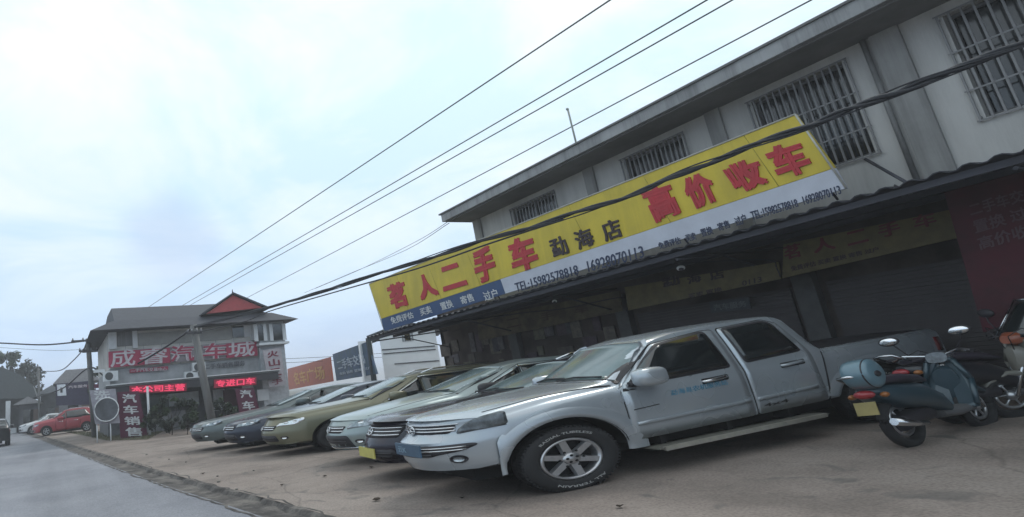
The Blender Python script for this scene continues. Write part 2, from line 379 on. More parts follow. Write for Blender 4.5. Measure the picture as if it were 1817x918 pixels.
    def topm(s,xs,y):
        lo,hi=8.,11.; a=abs(y)
        for _ in range(16):
            m_=(lo+hi)/2
            if s.sec(xs,m_)[0]>a: lo=m_
            else: hi=m_
        return Vector((s.bx(xs,y),y,s.sec(xs,lo)[1]))
    def front(s,y,z): return Vector((s.xn-s.bow(s.xn)*(min(1.05,abs(y)/s.W))**s.p+s.fb(y,z),y,z))
    def rear(s,y,z): return Vector((s.xt-s.bow(s.xt)*(min(1.05,abs(y)/s.W))**s.p-.03,y,z))
def panel(bm,poly,f,out,off=.008,step=.12,mi=0,rim=.02):
    "curved sheet over the skin: poly in map coordinates, out = outward hint vector"
    t=BM(); vs=[t.verts.new((p[0],p[1],0)) for p in poly]; t.faces.new(vs)
    for k in (0,1):
        lo=min(p[k] for p in poly); hi=max(p[k] for p in poly); n=int((hi-lo)/step)
        for i in range(1,n+1):
            co_=[0,0,0]; co_[k]=lo+(hi-lo)*i/(n+1); no=[0,0,0]; no[k]=1
            bmesh.ops.bisect_plane(t,geom=t.verts[:]+t.edges[:]+t.faces[:],plane_co=co_,plane_no=no)
    out=Vector(out); vm={}; low={}
    def pos(v,o_):
        a=f(v.co.x,v.co.y); b=f(v.co.x+.01,v.co.y); c=f(v.co.x,v.co.y+.01); n=(b-a).cross(c-a)
        if n.length<1e-9: n=out.copy()
        n.normalize()
        if n.dot(out)<0: n=-n
        return a+n*o_
    for v in t.verts: vm[v]=bm.verts.new(pos(v,off))
    flip=None
    for fc in t.faces:
        q=[vm[v] for v in fc.verts]
        n=(q[1].co-q[0].co).cross(q[2].co-q[0].co)
        if flip is None: flip=n.dot(out)<0
        nf=bm.faces.new(q[::-1] if flip else q); nf.material_index=mi; nf.smooth=True
    for e in t.edges:
        if len(e.link_faces)==1:
            for v in e.verts:
                if v not in low: low[v]=bm.verts.new(pos(v,off-rim))
            a,b=e.verts; bm.faces.new([vm[a],vm[b],low[b],low[a]]).material_index=mi
    t.free()
def grow(poly,d):
    cx=sum(p[0] for p in poly)/len(poly); cy=sum(p[1] for p in poly)/len(poly); o=[]
    for x,y in poly: o.append((x+math.copysign(d,x-cx),y+math.copysign(d,y-cy)))
    return o
def rounded(poly,r,k=4):
    out=[]; n=len(poly)
    for i in range(n):
        p=Vector(poly[i]);a=Vector(poly[i-1]);b=Vector(poly[(i+1)%n])
        da=(a-p);db=(b-p); ra=min(r,da.length*.45); rb=min(r,db.length*.45); A=p+da.normalized()*ra;B=p+db.normalized()*rb
        for j in range(k+1):
            t=j/k; q=A*(1-t)**2+p*2*t*(1-t)+B*t*t; out.append((q.x,q.y))
    return out
def wheel(parent,hx,sg,B,spokes=6,letters_txt=None,rimk=.56,steer=0,name='wheel'):
    rx,rz=B.wheel; W=B.W; k=rx/rz; wy=.22
    T=Matrix.Translation((hx,sg*(W-.035),rz))@Matrix.Rotation(steer,4,'Z')@Matrix.Diagonal((k,sg,1,1))
    def lathe(bm,prof,N=48,mi=0):
        rs=[]
        for i in range(N):
            a=2*math.pi*i/N; rs.append([bm.verts.new(T@Vector((r*math.cos(a),y,r*math.sin(a)))) for r,y in prof])
        for i in range(N):
            for j in range(len(prof)-1):
                f=bm.faces.new([rs[i][j],rs[i][j+1],rs[(i+1)%N][j+1],rs[(i+1)%N][j]]); f.material_index=mi; f.smooth=True
    r=rz; ri=r*rimk
    bm=BM() # rim: barrel, dark back disc, spokes, hub
    lathe(bm,[(ri*1.04,-.03),(ri*1.04,.0),(ri*1.0,.012),(ri*.93,.008),(ri*.9,-.02),(ri*.88,-.12)],mi=0)
    lathe(bm,[(ri*.9,-.11),(0.001,-.11)],mi=1)
    for q in range(spokes):
        a=2*math.pi*q/spokes+.3; ca,sa=math.cos(a),math.sin(a)
        def P(rr,t,y): return T@Vector((rr*ca-t*sa,y,rr*sa+t*ca))
        w0,w1=ri*.17,ri*.15
        qbox(bm,[P(ri*.15,-w0,-.05),P(ri*.93,-w1,-.05),P(ri*.93,w1,-.05),P(ri*.15,w0,-.05),P(ri*.15,-w0*.8,-.005),P(ri*.93,-w1*.8,.004),P(ri*.93,w1*.8,.004),P(ri*.15,w0*.8,-.005)])
    lathe(bm,[(ri*.3,-.04),(ri*.3,0.),(ri*.24,.014),(0.001,.018)],mi=0,N=24)
    for q in range(6):
        a=2*math.pi*q/6; c=T@Vector((ri*.4*math.cos(a),0,ri*.4*math.sin(a))); ellipsoid(bm,c,(.012*k,.012,.012),1,6,4)
    bmesh.ops.recalc_face_normals(bm,faces=bm.faces)
    for q in range(5):
        a=2*math.pi*q/5+.2; c=T@Vector((ri*.17*math.cos(a),.016,ri*.17*math.sin(a))); ellipsoid(bm,c,(.013*k,.01,.013),1,6,4)
    rim=finish(bm,name,[ALLOY,WELL],parent)
    bm=BM()
    lathe(bm,[(ri*1.03,-.03),(ri*1.06,.01),(ri*1.18,.026),(r*.86,.028),(r*.95,.012),(r*.985,-.02),(r,-.06),(r,-wy+.05),(r*.97,-wy),(ri,-wy),(ri,-.03)],N=56)
    for q in range(64):   # tread blocks on the shoulder
        a=2*math.pi*q/64; b=a+2*math.pi/64*.55
        for y0,y1,r1 in ((.0,-.07,1.012),(-.09,-.16,1.008)):
            pts=[]
            for rr in (.95,r1):
                pts+= [T@Vector((r*rr*math.cos(c),y,r*rr*math.sin(c))) for c,y in ((a,y0),(b,y0),(b,y1),(a,y1))]
            qbox(bm,pts)
    bmesh.ops.recalc_face_normals(bm,faces=bm.faces)
    ty=finish(bm,'tyre',RUB,rim)
    if letters_txt:
        bm=BM()
        for a0,a1,tx in letters_txt:
            def f(u,v,w_):
                a=a0+(a1-a0)*u; rr=r*(.785+.065*v); return T@Vector((rr*math.cos(a),.028+.003*w_,rr*math.sin(a)))
            letters(bm,tx,f,0,shift=.02); finish(bm,'tyre_lettering',WHITEL,rim); bm=BM()
        bm.free()
    return rim
def mirror_part(parent,B,x,z,m,sg=1,s=1.,K=1.):
    p=B.side(x,z,sg); bm=BM()
    c=p+Vector((-.12*K,sg*.17*s,.10*s))
    ellipsoid(bm,c,(.17*K*s,.12*s,.115*s),0,18,12,.58)
    tube(bm,[p+Vector((0,-sg*.03,.02)),p+Vector((-.05*K,sg*.07,.03)),c-Vector((0,0,.06))],[.035,.03,.03],8,1)
    o=finish(bm,'side_mirror',[m,BLACK],parent); 
    return o
def disc(f,y,z,r,bm,off=.01,k=1.,mi=0,n=18):
    panel(bm,[(y+r*math.cos(2*math.pi*i/n),z+r*k*math.sin(2*math.pi*i/n)) for i in range(n)],f,(1,0,0),off,.2,mi)
def place(root,hub_xy,heading,tilt=0,z=None):
    root.matrix_world=Matrix.Translation((hub_xy[0],hub_xy[1],lotz(*hub_xy) if z is None else z))@Matrix.Rotation(heading,4,'Z')@Matrix.Rotation(tilt,4,'Y')
HEAD=3.0194
# ---------------------------------------------------------------- silver pickup
SILVER=paint('silver_paint',(.46,.505,.545),.5,.27)
def build_pickup():
    t=empty('pickup_truck',label='silver crew cab pickup truck with blue lettering on its front door',cat='pickup truck')
    B=Body(.8,1.56,-7.0,
      top=[(1.56,.98),(1.4,1.02),(.6,1.09),(-.50,1.145),(-.66,1.165),(-1.64,1.575),(-2.1,1.635),(-2.9,1.665),(-3.95,1.672),(-4.17,1.62),(-4.36,1.38),(-4.46,1.14),(-4.52,1.11),(-7.,1.14)],
      belt=[(1.5,.9),(.5,.98),(-.9,1.03),(-2.6,1.06),(-4.2,1.11),(-7,1.12)],
      zb=[(1.56,.42),(.9,.40),(-.8,.38),(-4.2,.40),(-7,.46)],wr=.61,
      bow=[(1.56,.82),(1.1,.7),(.5,.5),(-.4,.42),(-1.4,.25),(-2,.1),(-3.8,0),(-4.4,-.05),(-7,-.05)],
      bulge=[(.42,.02),(.52,.10),(.62,.13),(.74,.12),(.78,.04),(.84,.0),(.95,-.02),(1.0,-.10)],
      hubs=(0,-5.33),wheel=(.69,.355),arch=(.86,.455))
    B.build([SILVER,WELL],t)
    LT=[(.75,2.2,'RADIAL TUBELESS'),(3.95,5.25,'ALL TERRAIN')]
    for hx in (0,-5.33):
        for sg in (1,-1): wheel(t,hx,sg,B,6,LT if sg==1 else None,rimk=.61)
    S=lambda x,z:B.side(x,z,1)
    # fender flares
    for hx in (0,-5.33):
        for sg in (1,-1):
            bm=BM(); N=26; rows=[]
            for i in range(N+1):
                a=math.pi*((-.02+1.04*i/N) if hx==0 else (.07+.86*i/N)); row=[]
                for rr,o_ in ((.855,-.03),(.868,.012),(.91,.014),(1.0,.004),(1.04,-.012)):
                    rx=.86*rr/.86; X=hx+ (.86+(rr-.86)*1.6)*math.cos(a); Z=.355+(.455+(rr-.86)*.75)*math.sin(a)
                    X=min(X,.93) if hx==0 else X
                    q=B.side(X,max(.40,min(Z,1.0)),sg); row.append(bm.verts.new((X,q.y+sg*o_,Z)))
                rows.append(row)
            for a_,b_ in zip(rows,rows[1:]):
                for j in range(4): 
                    f=bm.faces.new([a_[j],a_[j+1],b_[j+1],b_[j]]); f.smooth=True
            bmesh.ops.recalc_face_normals(bm,faces=bm.faces)
            finish(bm,'fender_flare',SILVER,t)
    for sg in (1,-1):
        f=lambda x,z,sg=sg:B.side(x,z,sg)
        fd=rounded([(-.93,.42),(-.9,1.0),(-1.72,1.49),(-2.6,1.565),(-2.8,1.56),(-2.86,1.03),(-2.9,.43)],.05)
        rd=rounded([(-2.96,.43),(-2.93,1.03),(-2.88,1.565),(-3.74,1.60),(-3.98,1.52),(-4.19,1.12),(-4.24,.44)],.05)
        for i,(pl,hx_,wn) in enumerate(((fd,-2.36,[(-1.04,1.05),(-1.80,1.46),(-2.55,1.535),(-2.63,1.52),(-2.72,1.085)]),(rd,-3.76,[(-3.04,1.105),(-2.97,1.535),(-3.70,1.565),(-3.84,1.52),(-4.04,1.16),(-4.0,1.14)]))):
            bm=BM(); panel(bm,grow(pl,.013),f,(0,sg,0),.0025,.16,1,.01); panel(bm,pl,f,(0,sg,0),.012,.14,0,.014)
            d=finish(bm,'door',[SILVER,SEAM],t)
            bm=BM(); pw=rounded(wn,.06); panel(bm,grow(pw,.028),f,(0,sg,0),.016,.16,1,.006); panel(bm,pw,f,(0,sg,0),.021,.14,0,.01)
            finish(bm,'side_window',[GLASS,BLACK if i else BLACK],d)
            bm=BM(); z=.945 if i==0 else .975; a=f(hx_+.20,z);b=f(hx_-.24,z+.012); n=Vector((0,sg,0))
            panel(bm,rounded([(hx_+.2,z-.035),(hx_+.2,z+.03),(hx_-.26,z+.04),(hx_-.26,z-.025)],.03),f,(0,sg,0),.014,.2,1,.01)
            tube(bm,[a+n*.01,a+n*.045+Vector((-.05,0,0)),b+n*.05+Vector((.1,0,.004)),b+n*.012],[.014,.019,.021,.014],8,0)
            finish(bm,'door_handle',[CHROME if i==0 else SILVER,SEAM],d)
            bm=BM(); x0,x1=(-1.0,-2.86) if i==0 else (-2.98,-4.1)
            zz=.595 if i==0 else .615
            panel(bm,rounded([(x0,zz-.022),(x0,zz+.022),(x1,zz+.042),(x1,zz-.002)],.015),f,(0,sg,0),.026,.3,0,.016)
            finish(bm,'rub_strip',SILVER,d)
        bm=BM(); panel(bm,[(-.90,1.03),(-.97,1.045),(-1.69,1.50),(-1.76,1.56),(-1.64,1.54)],f,(0,sg,0),.014,.1,0)
        finish(bm,'pillar_trim',[SILVER,SEAM],t)
        bm=BM(); panel(bm,[(-4.27,.42),(-4.40,1.07),(-4.425,1.07),(-4.30,.42)],f,(0,sg,0),.004,.1,0); finish(bm,'cab_gap',SEAM,t)
        # side step
        bm=BM(); xa,xb=-1.1,-3.95
        y0,y1=sg*.70,sg*.93
        box(bm,xb,xa,min(y0,y1),max(y0,y1),.285,.30); box(bm,xb+.06,xa-.08,min(sg*.9,sg*.945),max(sg*.9,sg*.945),.262,.308,1)
        for x in (-1.4,-2.5,-3.6): box(bm,x-.04,x+.04,min(sg*.50,sg*.72),max(sg*.50,sg*.72),.301,.40,2)
        finish(bm,'side_step',[mat('step_rubber',(.17,.165,.14),.7),mat('step_alloy',(.5,.48,.42),.4,.5),WELL],t)
        mirror_part(t,B,-1.08,1.03,SILVER,sg,.95,1.4)
    # glass
    bm=BM(); ws=[(-.67,-.70),(-.67,.70),(-1.58,.585),(-1.58,-.585)]
    panel(bm,rounded(grow(ws,.025),.06),B.topm,(0,0,1),.004,.1,1,.01); panel(bm,rounded(ws,.06),B.topm,(0,0,1),.008,.09,0,.01)
    finish(bm,'windscreen',[SKYTINTG,BLACK],t)
    bm=BM()
    for y0,y1 in ((-.5,.1),(.05,.58)):
        pts=[B.topm(-.63,y0)+Vector((0,0,.02)),B.topm(-.71,(y0*.6+y1*.4))+Vector((0,0,.028)),B.topm(-.71,y1)+Vector((0,0,.02))]
        tube(bm,pts,.010,6)
    finish(bm,'wiper',BLACK,t)
    bm=BM(); panel(bm,rounded([(-4.14,-.5),(-4.14,.5),(-4.40,.6),(-4.40,-.6)],.05),B.topm,(-1,0,0),.008,.1)
    finish(bm,'rear_window',GLASS,t)
    # bonnet seam and creases
    bm=BM()
    for sg in (1,-1):
        for a,b in (((1.30,.60),(-.56,.70)),):
            n_=10; panel(bm,[(a[0],sg*a[1]),(b[0],sg*b[1]),(b[0],sg*(b[1]+.012)),(a[0],sg*(a[1]+.010))],B.topm,(0,0,1),.003,.15,0,.004)
    panel(bm,[(-.60,-.7),(-.60,.7),(-.585,.7),(-.585,-.7)],B.topm,(0,0,1),.003,.15,0,.004)
    finish(bm,'bonnet_seam',SEAM,t)
    bm=BM(); panel(bm,[(-4.6,-.66),(-4.6,.66),(-6.9,.66),(-6.9,-.66)],B.topm,(0,0,1),.004,.4); finish(bm,'bed_dark_sheet',BLACK,t)  # dark sheet standing in for the open bed's shaded inside
    # front face
    F=B.front
    bm=BM(); panel(bm,rounded([(-.50,.825),(-.54,.915),(.54,.915),(.49,.825)],.03),F,(1,0,0),.006,.07,0,.02)
    for z in (.853,.886): panel(bm,[(-.53,z-.007),(-.53,z+.007),(.53,z+.007),(.53,z-.007)],F,(1,0,0),.018,.08,1,.012)
    finish(bm,'grille',[BLACK,CHROME],t)
    bm=BM(); panel(bm,rounded([(-.55,.918),(-.55,.928),(.55,.928),(.55,.918)],.004),F,(1,0,0),.016,.08,0,.012)
    finish(bm,'grille_surround',CHROME,t)
    bm=BM(); c=F(0,.872)+Vector((.03,0,0)); N=28
    tube(bm,[c+Vector((0,.085*math.cos(2*math.pi*i/N),.05*math.sin(2*math.pi*i/N))) for i in range(N+1)],.009,6)
    tube(bm,[c+Vector((0,.055,.03)),c+Vector((.008,-.02,.028)),c+Vector((.008,.02,-.005)),c+Vector((.008,-.045,-.03)),c+Vector((0,.04,-.034))],.009,6)
    finish(bm,'emblem',CHROME,t)
    for sg in (1,-1):
        bm=BM(); pl=[(sg*.535,.812),(sg*.54,.86),(sg*.60,.93),(sg*.68,.978),(sg*.765,1.008),(sg*.793,1.0),(sg*.797,.868),(sg*.76,.848)]
        panel(bm,rounded(pl,.02),F,(1,.6*sg,0),.010,.035,0,.02)
        h=finish(bm,'headlight',LAMPD,t)
        bm=BM(); panel(bm,[(sg*.56,.815),(sg*.56,.822),(sg*.79,.862),(sg*.79,.852)],F,(1,.6*sg,0),.004,.04,0,.006); finish(bm,'bumper_seam',SEAM,t)
        bm=BM(); disc(F,sg*.56,.545,.055,bm,.006,.8,1); disc(F,sg*.56,.545,.034,bm,.012,.8,0); finish(bm,'fog_light',[LAMP,BLACK],t)
    bm=BM(); panel(bm,rounded([(-.62,.645),(-.65,.695),(.66,.71),(.68,.685),(.60,.632),(.42,.60),(.36,.58),(-.36,.58),(-.45,.60)],.03),F,(1,0,0),.005,.06,0,.02)
    for z in (.642,.672): panel(bm,[(-.6,z-.006),(-.6,z+.006),(.62,z+.012),(.62,z)],F,(1,0,0),.014,.08,1,.012)
    for z in (.592,.612): panel(bm,[(-.38,z-.004),(-.38,z+.004),(.38,z+.004),(.38,z-.004)],F,(1,0,0),.012,.08,2,.01)
    finish(bm,'lower_grille',[BLACK,CHROME,RUBTRIM],t)
    bm=BM(); c=F(0,.645); qx=c.x+.03
    slab(bm,[(qx,-.25,.60),(qx,.40,.60),(qx,.40,.735),(qx,-.25,.735)],(-.02,0,0)); 
    p=finish(bm,'number_plate',mat('plate_blue',(.06,.12,.19),.4),t)
    sign_letters('云K',[(qx,-.17,.63),(qx,.05,.63),(qx,.05,.70),(qx,-.17,.70)],(1,0,0),mat('plate_marks',(.25,.36,.45),.5),p,.003,.003)
    # door lettering
    f=lambda u,v,w_:S(-1.62-.95*u,.845+.055*u*0+.065*v+.012*u)+Vector((0,.0135+.002*w_,0))
    bm=BM(); letters(bm,'勐海县农机服务站',f,.01); finish(bm,'door_lettering',mat('faded_blue_lettering',(.07,.24,.36),.6),t)
    bm=BM(); f=lambda u,v,w_:S(-3.05-.45*u,.50+.04*v+.01*u)+Vector((0,.0135+.002*w_,0)); letters(bm,'4x4',f,.02); finish(bm,'door_badge',SEAM,t)
    bm=BM(); f=lambda u,v:S(u,v); panel(bm,[(-1.0,.755),(-1.0,.765),(-1.4,.78),(-1.4,.77)],f,(0,1,0),.014,.2,0,.004); finish(bm,'door_crease',SEAM,t)
    # tail lights, underbody
    for sg in (1,-1):
        bm=BM(); panel(bm,[(-6.78,.8),(-6.78,1.0),(-6.9,1.0),(-6.9,.8)],lambda x,z,sg=sg:B.side(x,z,sg),(0,sg,0),.012,.1); finish(bm,'tail_light',mat('red_lens',(.16,.012,.014),.2,coat=.5),t)
    bm=BM(); box(bm,-6.6,1.1,-.45,.45,.26,.44); finish(bm,'chassis',WELL,t)
    hub=Vector((5.714,6.0688))+Vector((math.cos(HEAD),math.sin(HEAD)))*.07
    place(t,hub,HEAD,.034,lotz(*hub)*0+.005)
    return t,B
# ---------------------------------------------------------------- passenger cars of the row
def build_car(label,P,pos,heading=HEAD,tilt=0.0,ground_z=None,group='used cars parked in a row with the pickup',kind='parked_car',cat='car'):
    t=empty(kind,label=label,cat=cat,group=group)
    K=P.get('K',1.75); H=P.get('H',1.); W=P.get('W',.8); pm=P['paint']
    sx=lambda tab:[(a*K,b*H) for a,b in tab]
    xn=.9*K; xt=P.get('xt',-3.45)*K; hub2=P.get('hub2',-2.65)*K
    belt=P.get('belt',[(.8,.80),(-.4,.92),(-2.2,.98),(-3.4,1.0)])
    B=Body(W,xn,xt,top=sx(P['top']),belt=sx(belt),zb=[(xn,.26*H),(.5*K,.24*H),(-.4*K,.22*H),(xt,.30*H)],wr=P.get('wr',.56)*W/.8,
      bow=[(xn,.46*K),(.55*K,.34*K),(-.25*K,.22*K),(-1.,.12*K),(-1.7*K,.03*K),(-2.4*K,-.05*K),(xt,-.22*K)],
      bulge=[(.26*H,-.02*K),(.34*H,.03*K),(.5*H,.06*K),(.62*H,.03*K),(.74*H,-.02*K),(.86*H,-.07*K)],
      hubs=(0,hub2),wheel=(.33*K,.33),arch=(.40*K,.405))
    B.build([pm,WELL],t)
    for hx in (0,hub2):
        for sg in (1,-1): wheel(t,hx,sg,B,P.get('spokes',5),rimk=.62)
    # glass: windscreen from the top profile
    a,b=P['screen']; c,d=P['rear']
    wr=P.get('wr',.56)*W/.8
    bm=BM(); ws=[(a*K,-W*.84),(a*K,W*.84),(b*K,wr*.94),(b*K,-wr*.94)]
    panel(bm,rounded(grow(ws,.02),.06),B.topm,(0,0,1),.004,.12,1,.01); panel(bm,rounded(ws,.06),B.topm,(0,0,1),.008,.11,0,.01); finish(bm,'windscreen',[P.get('glass',SKYTINTG),BLACK],t)
    bm=BM(); panel(bm,rounded([(c*K,-wr*.92),(c*K,wr*.92),(d*K,W*.78),(d*K,-W*.78)],.05),B.topm,(-1,0,0),.008,.14); finish(bm,'rear_window',GLASS,t)
    bm=BM(); tube(bm,[B.topm(a*K+.03,-W*.5)+Vector((0,0,.02)),B.topm(a*K-.06,W*.1)+Vector((0,0,.03))],.010,6); tube(bm,[B.topm(a*K+.03,.1)+Vector((0,0,.02)),B.topm(a*K-.06,W*.7)+Vector((0,0,.03))],.010,6); finish(bm,'wiper',BLACK,t)
    for sg in (1,-1):
        f=lambda x,z,sg=sg:B.side(x,z,sg)
        xA=(a-.36)*K; xB=(b-.22)*K; xC=P.get('winrear',(-2.55,-2.9))[0]*K; xD=P.get('winrear',(-2.55,-2.9))[1]*K; xm=P.get('bpillar',-1.28)*K
        zt=lambda x: lin(B.top,x)-.10*H; zl=lambda x: lin(B.belt,x)+.035
        w1=[(xA,zl(xA)),(xB,zt(xB)-.02),(xm+.05,zt(xm)),(xm+.03,zl(xm))]
        w2=[(xm-.05,zl(xm)),(xm-.05,zt(xm)),(xC,zt(xC)),(xD,zl(xD)+.02),(xD,zl(xD))]
        d1=[(xA+.1,.30*H),(xA+.14,zl(xA)-.05),(xA-.02,zl(xA)),(xB+.03,zt(xB)+.03),(xm,zt(xm)+.04),(xm,.28*H)]
        xe=hub2+.42*K
        d2=[(xm-.02,.28*H),(xm-.02,zt(xm)+.04),(xC+.1,zt(xC)+.04),(xe-.12*K,zl(xe)),(xe-.02,.7*H),(xe+.12*K,.30*H)]
        for dd,ww,hx_ in ((d1,w1,xm+.35),(d2,w2,xe+.30)):
            bm=BM(); panel(bm,grow(dd,.014),f,(0,sg,0),.002,.2,1,.006); panel(bm,dd,f,(0,sg,0),.007,.18,0,.008); D=finish(bm,'door',[pm,SEAM],t)
            bm=BM(); pw=rounded(ww,.05); panel(bm,grow(pw,.018),f,(0,sg,0),.011,.2,1,.006); panel(bm,pw,f,(0,sg,0),.016,.18,0,.008)
            finish(bm,'side_window',[GLASS,BLACK],D)
            bm=BM(); p0=f(hx_+.12,.80*H);p1=f(hx_-.16,.81*H);n=Vector((0,sg,0)); tube(bm,[p0,p0+n*.04,p1+n*.04,p1],.015,6); finish(bm,'door_handle',CHROME,D)
        if P.get('chrome'):
            n=Vector((0,sg,0)); pl_=[(xA,zl(xA)-.02),w1[1],w1[2],w2[1],w2[2],(xD-.04,zl(xD)-.02)]; pts=[]
            for (u0,v0),(u1,v1) in zip(pl_,pl_[1:]+pl_[:1]):
                for q_ in range(6): pts.append(f(u0+(u1-u0)*q_/6,v0+(v1-v0)*q_/6)+n*.016+Vector((0,0,.012)))
            pts.append(pts[0]); bm=BM(); tube(bm,pts,.014,6); finish(bm,'window_trim',CHROME,t)
        mirror_part(t,B,xA-.02,zl(xA)-.02,pm if not P.get('darkmirror') else BLACK,sg,.85,1.5)
        if P.get('rails'):
            bm=BM(); pts=[]
            for i in range(9):
                x=(b-.25)*K+((c+.1)*K-(b-.25)*K)*i/8; q=B.topm(x,sg*wr*.86); pts.append(q+Vector((0,0,.055 if 0<i<8 else .0)))
            tube(bm,pts,.018,8); finish(bm,'roof_rail',CHROME,t)
    F=B.front; hz=P.get('hz',.70)*H
    bm=BM(); gp=P.get('grille',[(-.42,.56),(-.46,.66),(.46,.66),(.42,.56)]); gp=[(y*W/.8,z*H) for y,z in gp]
    panel(bm,rounded(gp,.03),F,(1,0,0),.005,.07,0,.02)
    z0=min(p[1] for p in gp); z1=max(p[1] for p in gp); yw=max(p[0] for p in gp)*.93
    for i in range(P.get('bars',2)):
        z=z0+(z1-z0)*(i+.7)/(P.get('bars',2)+.4); panel(bm,[(-yw,z-.008),(-yw,z+.008),(yw,z+.008),(yw,z-.008)],F,(1,0,0),.014,.08,1,.012)
    G=finish(bm,'grille',[BLACK,CHROME],t)
    bm=BM(); zc_=(z0+z1)/2; tube(bm,[F(.06*math.cos(i*math.pi/8),zc_+.045*math.sin(i*math.pi/8))+Vector((.03,0,0)) for i in range(17)],.009,6)
    tube(bm,[F(-.05,zc_)+Vector((.03,0,0)),F(.05,zc_)+Vector((.03,0,0))],.009,6); finish(bm,'emblem',CHROME,t)
    for sg in (1,-1):
        q=lambda y,z:(sg*y*W/.8,z*H)
        hp=P.get('lamp',[(.47,.62),(.48,.69),(.62,.74),(.76,.79),(.775,.74),(.70,.66)])
        bm=BM(); panel(bm,rounded([q(*p) for p in hp],.02),F,(1,.6*sg,0),.008,.035,0,.02); Hh=finish(bm,'headlight',P.get('lampmat',LAMPD),t)
        bm=BM(); cy=sum(p[0] for p in hp)/len(hp); cz_=sum(p[1] for p in hp)/len(hp)
        disc(F,*q(cy-.05,cz_-.005),.03,bm,.012,.9); disc(F,*q(cy+.05,cz_+.01),.024,bm,.012,.9); finish(bm,'reflector',LAMPW,Hh)
        bm=BM(); disc(F,*q(.58,.40),.05,bm,.006,.7,1); disc(F,*q(.58,.40),.03,bm,.011,.8,0); finish(bm,'fog_light',[LAMPW,BLACK],t)
        bm=BM(); panel(bm,[(q(.60,0)[0]*0+ .80*K,sg*W*.72),(a*K+.03,sg*W*.83),(a*K+.03,sg*(W*.83+.012)),(.80*K,sg*(W*.72+.01))],B.topm,(0,0,1),.002,.2,0,.004); finish(bm,'bonnet_seam',SEAM,t)
    bm=BM(); lg=P.get('lower',[(-.5,.33),(-.46,.46),(.46,.46),(.5,.33)]); panel(bm,rounded([(y*W/.8,z*H) for y,z in lg],.03),F,(1,0,0),.005,.07,0,.02); 
    for z in (.37,.41): panel(bm,[(-.42*W/.8,z*H-.003),(-.42*W/.8,z*H+.003),(.42*W/.8,z*H+.003),(.42*W/.8,z*H-.003)],F,(1,0,0),.012,.08,1,.01)
    finish(bm,'lower_grille',[BLACK,RUBTRIM],t)
    if P.get('sill'):
        bm=BM(); panel(bm,[(-.7*W/.8,.285*H),(-.7*W/.8,.31*H),(.7*W/.8,.31*H),(.7*W/.8,.285*H)],F,(1,0,0),.014,.07,0,.012); finish(bm,'bumper_lip',CHROME,t)
    if P.get('plate'):
        m_,py,pz=P['plate']; c=F(py,pz*H); qx=c.x+.03
        bm=BM(); slab(bm,[(qx,py-.3,pz*H-.07),(qx,py+.3,pz*H-.07),(qx,py+.3,pz*H+.07),(qx,py-.3,pz*H+.07)],(-.02,0,0)); finish(bm,'number_plate',m_,t)
    for sg in (1,-1):
        bm=BM(); panel(bm,[(xt+.12,.75*H),(xt+.12,.9*H),(xt+.35,.88*H),(xt+.35,.78*H)],lambda x,z,sg=sg:B.side(x,z,sg),(0,sg,0),.010,.1); finish(bm,'tail_light',mat('red_lens',(.16,.012,.014),.2,coat=.5),t)
    bm=BM(); box(bm,xt+.5,xn-.6,-.5*W,.5*W,.16,.28); finish(bm,'chassis',WELL,t)
    # pos = nose tip on the ground plan
    hub=Vector(pos)-Vector((math.cos(heading),math.sin(heading)))*(xn+.03)
    place(t,hub,heading,tilt,(lotz(*pos) if ground_z is None else ground_z))
    return t
TOP_SUV=[(.9,.84),(.8,.90),(-.1,1.02),(-.32,1.06),(-1.12,1.46),(-1.5,1.53),(-2.6,1.53),(-3.05,1.46),(-3.4,1.08),(-3.45,.95)]
TOP_SED=[(.9,.70),(.8,.76),(-.1,.93),(-.36,.97),(-1.15,1.34),(-1.5,1.40),(-2.1,1.38),(-2.85,1.12),(-3.3,1.06),(-3.45,.98)]
TOP_HAT=[(.9,.74),(.8,.80),(0,.98),(-.22,1.02),(-1.1,1.40),(-1.5,1.47),(-2.6,1.44),(-3.0,1.36),(-3.3,1.06),(-3.35,.90)]
pick,PB=build_pickup()
yellow_plate=mat('plate_yellow',(.55,.50,.13),.45); white_plate=mat('plate_white',(.62,.64,.66),.45)
build_car('dark purple-black SUV with yellow number plate, next to the silver pickup',
  dict(paint=paint('aubergine_paint',(.022,.020,.034),.3,.25),top=TOP_SUV,screen=(-.36,-1.08),rear=(-3.08,-3.36),H=1.0,bars=3,W=.8,
   grille=[(-.5,.62),(-.54,.78),(.54,.78),(.5,.62)],lamp=[(.56,.66),(.56,.78),(.66,.81),(.77,.82),(.785,.74),(.7,.68)],plate=(yellow_plate,-.10,.40),rails=True,belt=[(.8,.84),(-.4,.96),(-2.2,1.0),(-3.4,1.02)]),(4.40,7.95))
build_car('pale green hatchback with chrome bumper lip, between olive and dark SUVs',
  dict(paint=paint('pale_green_paint',(.33,.39,.39),.5,.3),top=TOP_HAT,screen=(-.26,-1.06),rear=(-3.02,-3.28),H=1.07,lampmat=LAMP,chrome=True,sill=True,darkmirror=True,xt=-3.3,
   grille=[(-.36,.54),(-.42,.65),(.42,.65),(.36,.54)],lamp=[(.44,.60),(.46,.68),(.62,.745),(.77,.80),(.785,.74),(.70,.64)],lower=[(-.52,.31),(-.46,.50),(.46,.50),(.52,.31)]),(4.75,10.05))
build_car('olive brown SUV with big bright wedge headlights and chrome window trim',
  dict(paint=paint('olive_paint',(.19,.185,.125),.45,.3),top=TOP_SUV,screen=(-.36,-1.08),rear=(-3.08,-3.36),H=1.02,lampmat=LAMPW,chrome=True,rails=True,
   lamp=[(.45,.64),(.47,.70),(.62,.745),(.77,.80),(.785,.75),(.70,.66)],plate=(white_plate,-.45,.44)),(4.45,13.05))
